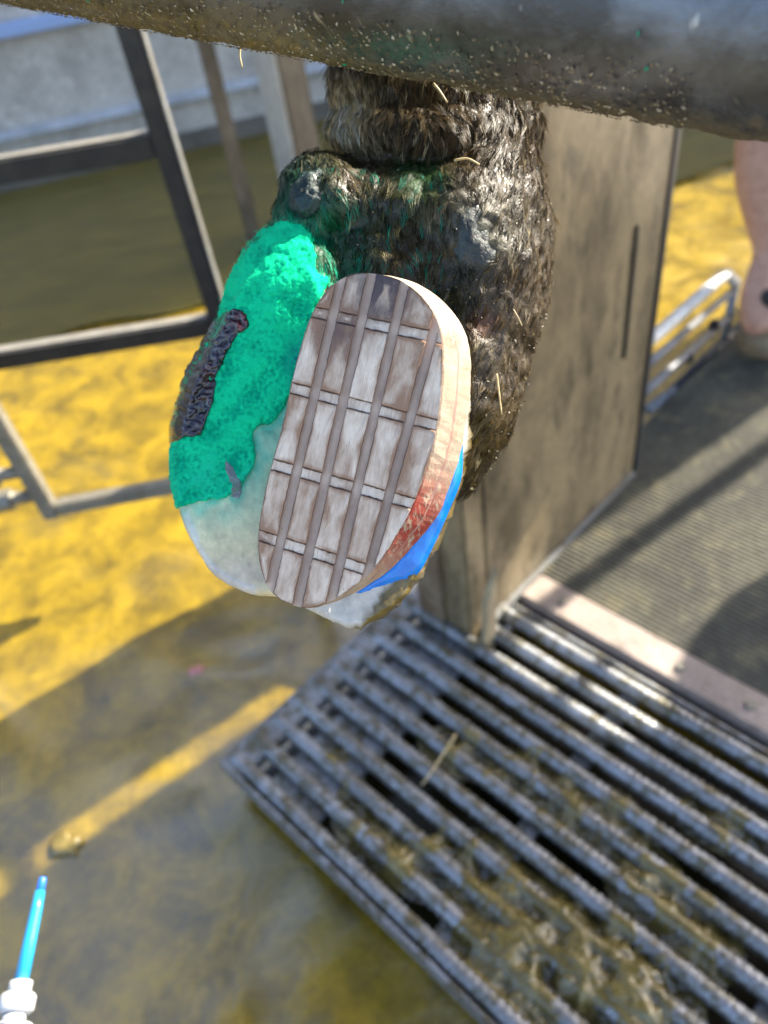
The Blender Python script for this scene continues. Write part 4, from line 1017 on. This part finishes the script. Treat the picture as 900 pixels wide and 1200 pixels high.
# ------------------------------------------------------------------ glue nozzle at the lower left
noz = empty('glue_cartridge', P(20, 1260, .52), 'white glue cartridge with a blue mixing nozzle at the lower left corner', 'glue cartridge')
tipb = Mat('nozzle_blue').set(Base_Color=(.02, .34, .62), Roughness=.3, Transmission_Weight=.15, Coat_Weight=.4).m
tipd = Mat('nozzle_tip').set(Base_Color=(.02, .16, .66), Roughness=.3, Coat_Weight=.4).m
whitep = Mat('white_plastic').set(Base_Color=(.50, .52, .54), Roughness=.35).m
def NP(t): return P(50.5 - 25.5 * t, 1028 + 122 * t, .54 - .04 * t)      # t=0 tip, t=1 at the cap
tb = MB().tube([NP(.13), NP(.3), NP(.6), NP(1.02)], [.0034, .0040, .0044, .0047], 20).build('nozzle', tipb, noz, True)
o = MB().tube([NP(0), NP(.02), NP(.15)], [.0022, .0028, .0031], 16).build('nozzle_tip', tipd, tb, True)
MB().tube([NP(1.0), NP(1.12)], .0072, 24).build('collar', whitep, noz, True)
MB().tube([NP(1.12), NP(1.15), NP(1.28), NP(1.31)], [.0098, .0112, .0112, .0095], 24).build('cap_nut', whitep, noz, True)
MB().tube([NP(1.31), NP(1.42)], .0072, 24).build('neck', whitep, noz, True)
MB().tube([NP(1.42), NP(1.46), NP(1.6), NP(1.64)], [.012, .0138, .0138, .012], 24).build('cap_nut', whitep, noz, True)
ax_ = NP(2) - NP(1.7); ax_ /= np.linalg.norm(ax_); sd2 = np.cross(ax_, camback); sd2 /= np.linalg.norm(sd2)
for s in (-1, 1): MB().tube([NP(1.64) + sd2 * s * .016, NP(1.66) + sd2 * s * .016, NP(1.66) + sd2 * s * .016 + ax_ * .16], [.010, .0145, .0145], 24).build('barrel', whitep, noz, True)
MB().box(NP(1.66) - sd2 * .03 + ax_ * .161, ax_ * .006, sd2 * .06, np.cross(ax_, sd2) * .02).build('flange', whitep, noz, bevel=.002)

# ------------------------------------------------------------------ the person at the right edge
skin = Mat('skin'); n_ = skin.noise(skin.co('World'), 60, 5); skin.set(Base_Color=skin.ramp(n_, [(.3, (.42, .22, .15)), (.7, (.56, .33, .24))]), Roughness=.5, Subsurface_Weight=.2, Subsurface_Scale=.006)
per = empty('person', G(905, 410, ZT), 'person standing at the right edge, bare calf above a mud-caked boot', 'person')
def skinmesh(name, nodes, edges, mat, parent, root=0, sub=2):
    me = bpy.data.meshes.new(name); me.from_pydata([tuple(n[0]) for n in nodes], edges, []); ob = bpy.data.objects.new(name, me); COL.objects.link(ob)
    sk = ob.modifiers.new('sk', 'SKIN'); ly = me.skin_vertices[0] if me.skin_vertices else None
    if ly is None:
        bm_ = bmesh.new(); bm_.from_mesh(me); bm_.verts.layers.skin.verify(); bm_.to_mesh(me); bm_.free(); ly = me.skin_vertices[0]
    for i, n in enumerate(nodes):
        r = n[1]; ly.data[i].radius = (r, r) if not hasattr(r, '__len__') else r
        ly.data[i].use_root = (i == root)
    sb = ob.modifiers.new('sub', 'SUBSURF'); sb.levels = sub; sb.render_levels = sub
    dg = bpy.context.evaluated_depsgraph_get(); out = bpy.data.meshes.new_from_object(ob.evaluated_get(dg)); bpy.data.objects.remove(ob); out.name = name
    return link(name, out, mat, parent)
kn1 = P(905, 105, 1.50); calf = P(888, 205, 1.58); ank = P(901, 298, 1.66); inst = P(884, 348, 1.68); sole1 = P(895, 392, 1.70)
AZ3 = np.array([*AZ, 0]); WP3 = np.array([*WP, 0])
hip = SW(kn1[:2] @ AZ + .20, 1.03, 1.02); chest = hip + AZ3 * .03 + WP3 * .02 + np.array([0, 0, .40]); neck = chest - AZ3 * .02 + np.array([0, 0, .20]); head = neck - AZ3 * .03 + np.array([0, 0, .12])
k2 = hip + AZ3 * .26 - WP3 * .06 + np.array([0, 0, -.44]); a2 = np.array([k2[0] + .10, k2[1] - .02, ZT + .12])
sh1 = chest - AZ3 * .17 + np.array([0, 0, .12]); el1 = sh1 - AZ3 * .03 + WP3 * .02 + np.array([0, 0, -.27]); wr1 = el1 + WP3 * .06 + np.array([0, 0, -.18])
sh2 = chest + AZ3 * .17 + np.array([0, 0, .12]); el2 = sh2 + AZ3 * .04 + WP3 * .02 + np.array([0, 0, -.27]); wr2 = el2 + WP3 * .04 + np.array([0, 0, -.20])
nodes = [(hip, .12), (chest, (.15, .11)), (neck, .055), (head, .08), (head + np.array([-.01, -.01, .09]), .082), (sh1, .06), (el1, .042), (wr1, .028), (wr1 + np.array([-.01, -.04, -.08]), (.038, .018)), (sh2, .06), (el2, .042), (wr2, .028), (wr2 + np.array([-.01, -.04, -.08]), (.038, .018)),
         (kn1, .062), (calf, .054), (ank, .031), (inst, .037), (sole1, .045), (k2, .06), (a2, .036), (hip * .5 + kn1 * .5, .075)]
edges = [(0, 1), (1, 2), (2, 3), (3, 4), (1, 5), (5, 6), (6, 7), (7, 8), (1, 9), (9, 10), (10, 11), (11, 12), (0, 20), (20, 13), (13, 14), (14, 15), (15, 16), (16, 17), (0, 18), (18, 19)]
for hnd in (8, 12):
    b0 = nodes[hnd][0]
    for dx, L in ((-.024, .05), (-.008, .06), (.008, .058), (.024, .045)):
        nodes.append((b0 + np.array([dx, -.01, -L * .6]), .0095)); edges.append((hnd, len(nodes) - 1)); nodes.append((b0 + np.array([dx, .0, -L * 1.2]), .0085)); edges.append((len(nodes) - 2, len(nodes) - 1))
    nodes.append((nodes[hnd - 1][0] + np.array([-.03, -.035, -.05]), .0105)); edges.append((hnd - 1, len(nodes) - 1))
skinmesh('body', nodes, edges, skin.m, per)
cloth = grimy('shirt_cloth', (.05, .06, .08), (.07, .08, .10), (.09, .085, .07), 8, 0, (.7, .9))
skinmesh('shirt', [(hip + np.array([0, 0, .02]), .14), (chest, (.175, .135)), (neck - np.array([0, 0, .05]), .08), (sh1, .08), (sh1 * .5 + el1 * .5, .065), (sh2, .08), (sh2 * .5 + el2 * .5, .065)], [(0, 1), (1, 2), (1, 3), (3, 4), (1, 5), (5, 6)], cloth, per)
shorts = grimy('shorts_cloth', (.04, .045, .04), (.06, .06, .055), (.09, .08, .06), 8, 0, (.7, .9))
skinmesh('shorts', [(hip, .148), (hip * .45 + kn1 * .55, .10), (hip * .45 + k2 * .55, .10)], [(0, 1), (0, 2)], shorts, per)
skinmesh('hair', [(head + np.array([.01, .01, .05]), .086), (head + np.array([0, -.01, .12]), .08)], [(0, 1)], Mat('hair').set(Base_Color=(.03, .02, .012), Roughness=.7).m, per)
bootm = grimy('muddy_boot', (.24, .18, .11), (.13, .10, .06), (.32, .27, .17), 18, 0, (.4, .7), 200, .6, .003)
sockm = Mat('black_cuff').set(Base_Color=(.02, .02, .022), Roughness=.6).m
skinmesh('boot_cuff', [(P(893, 342, 1.645), .017), (P(905, 352, 1.645), .021), (P(922, 356, 1.65), .02)], [(0, 1), (1, 2)], sockm, per)
bt = G(868, 436, ZT); hl = G(935, 392, ZT)
bt = np.array([bt[0], bt[1], ZT + .044]); hl = np.array([hl[0], hl[1], ZT + .047])
bo = skinmesh('boot', [(hl, .046), (hl * .5 + bt * .5 + np.array([0, 0, .012]), (.062, .055)), (bt + np.array([.01, .0, .012]), (.058, .052)), (hl + np.array([-.03, .0, .07]), .05)], [(0, 1), (1, 2), (0, 3)], bootm, per)
jitter(bo.data, .012, 30, .004, 120)
b2o = np.array([a2[0], a2[1], ZT + .046])
skinmesh('boot', [(b2o, .046), (b2o + np.array([-.08, -.04, .006]), (.048, .044)), (b2o + np.array([-.17, -.08, -.002]), (.044, .04)), (b2o + np.array([0, 0, .07]), .05)], [(0, 1), (1, 2), (0, 3)], bootm, per)
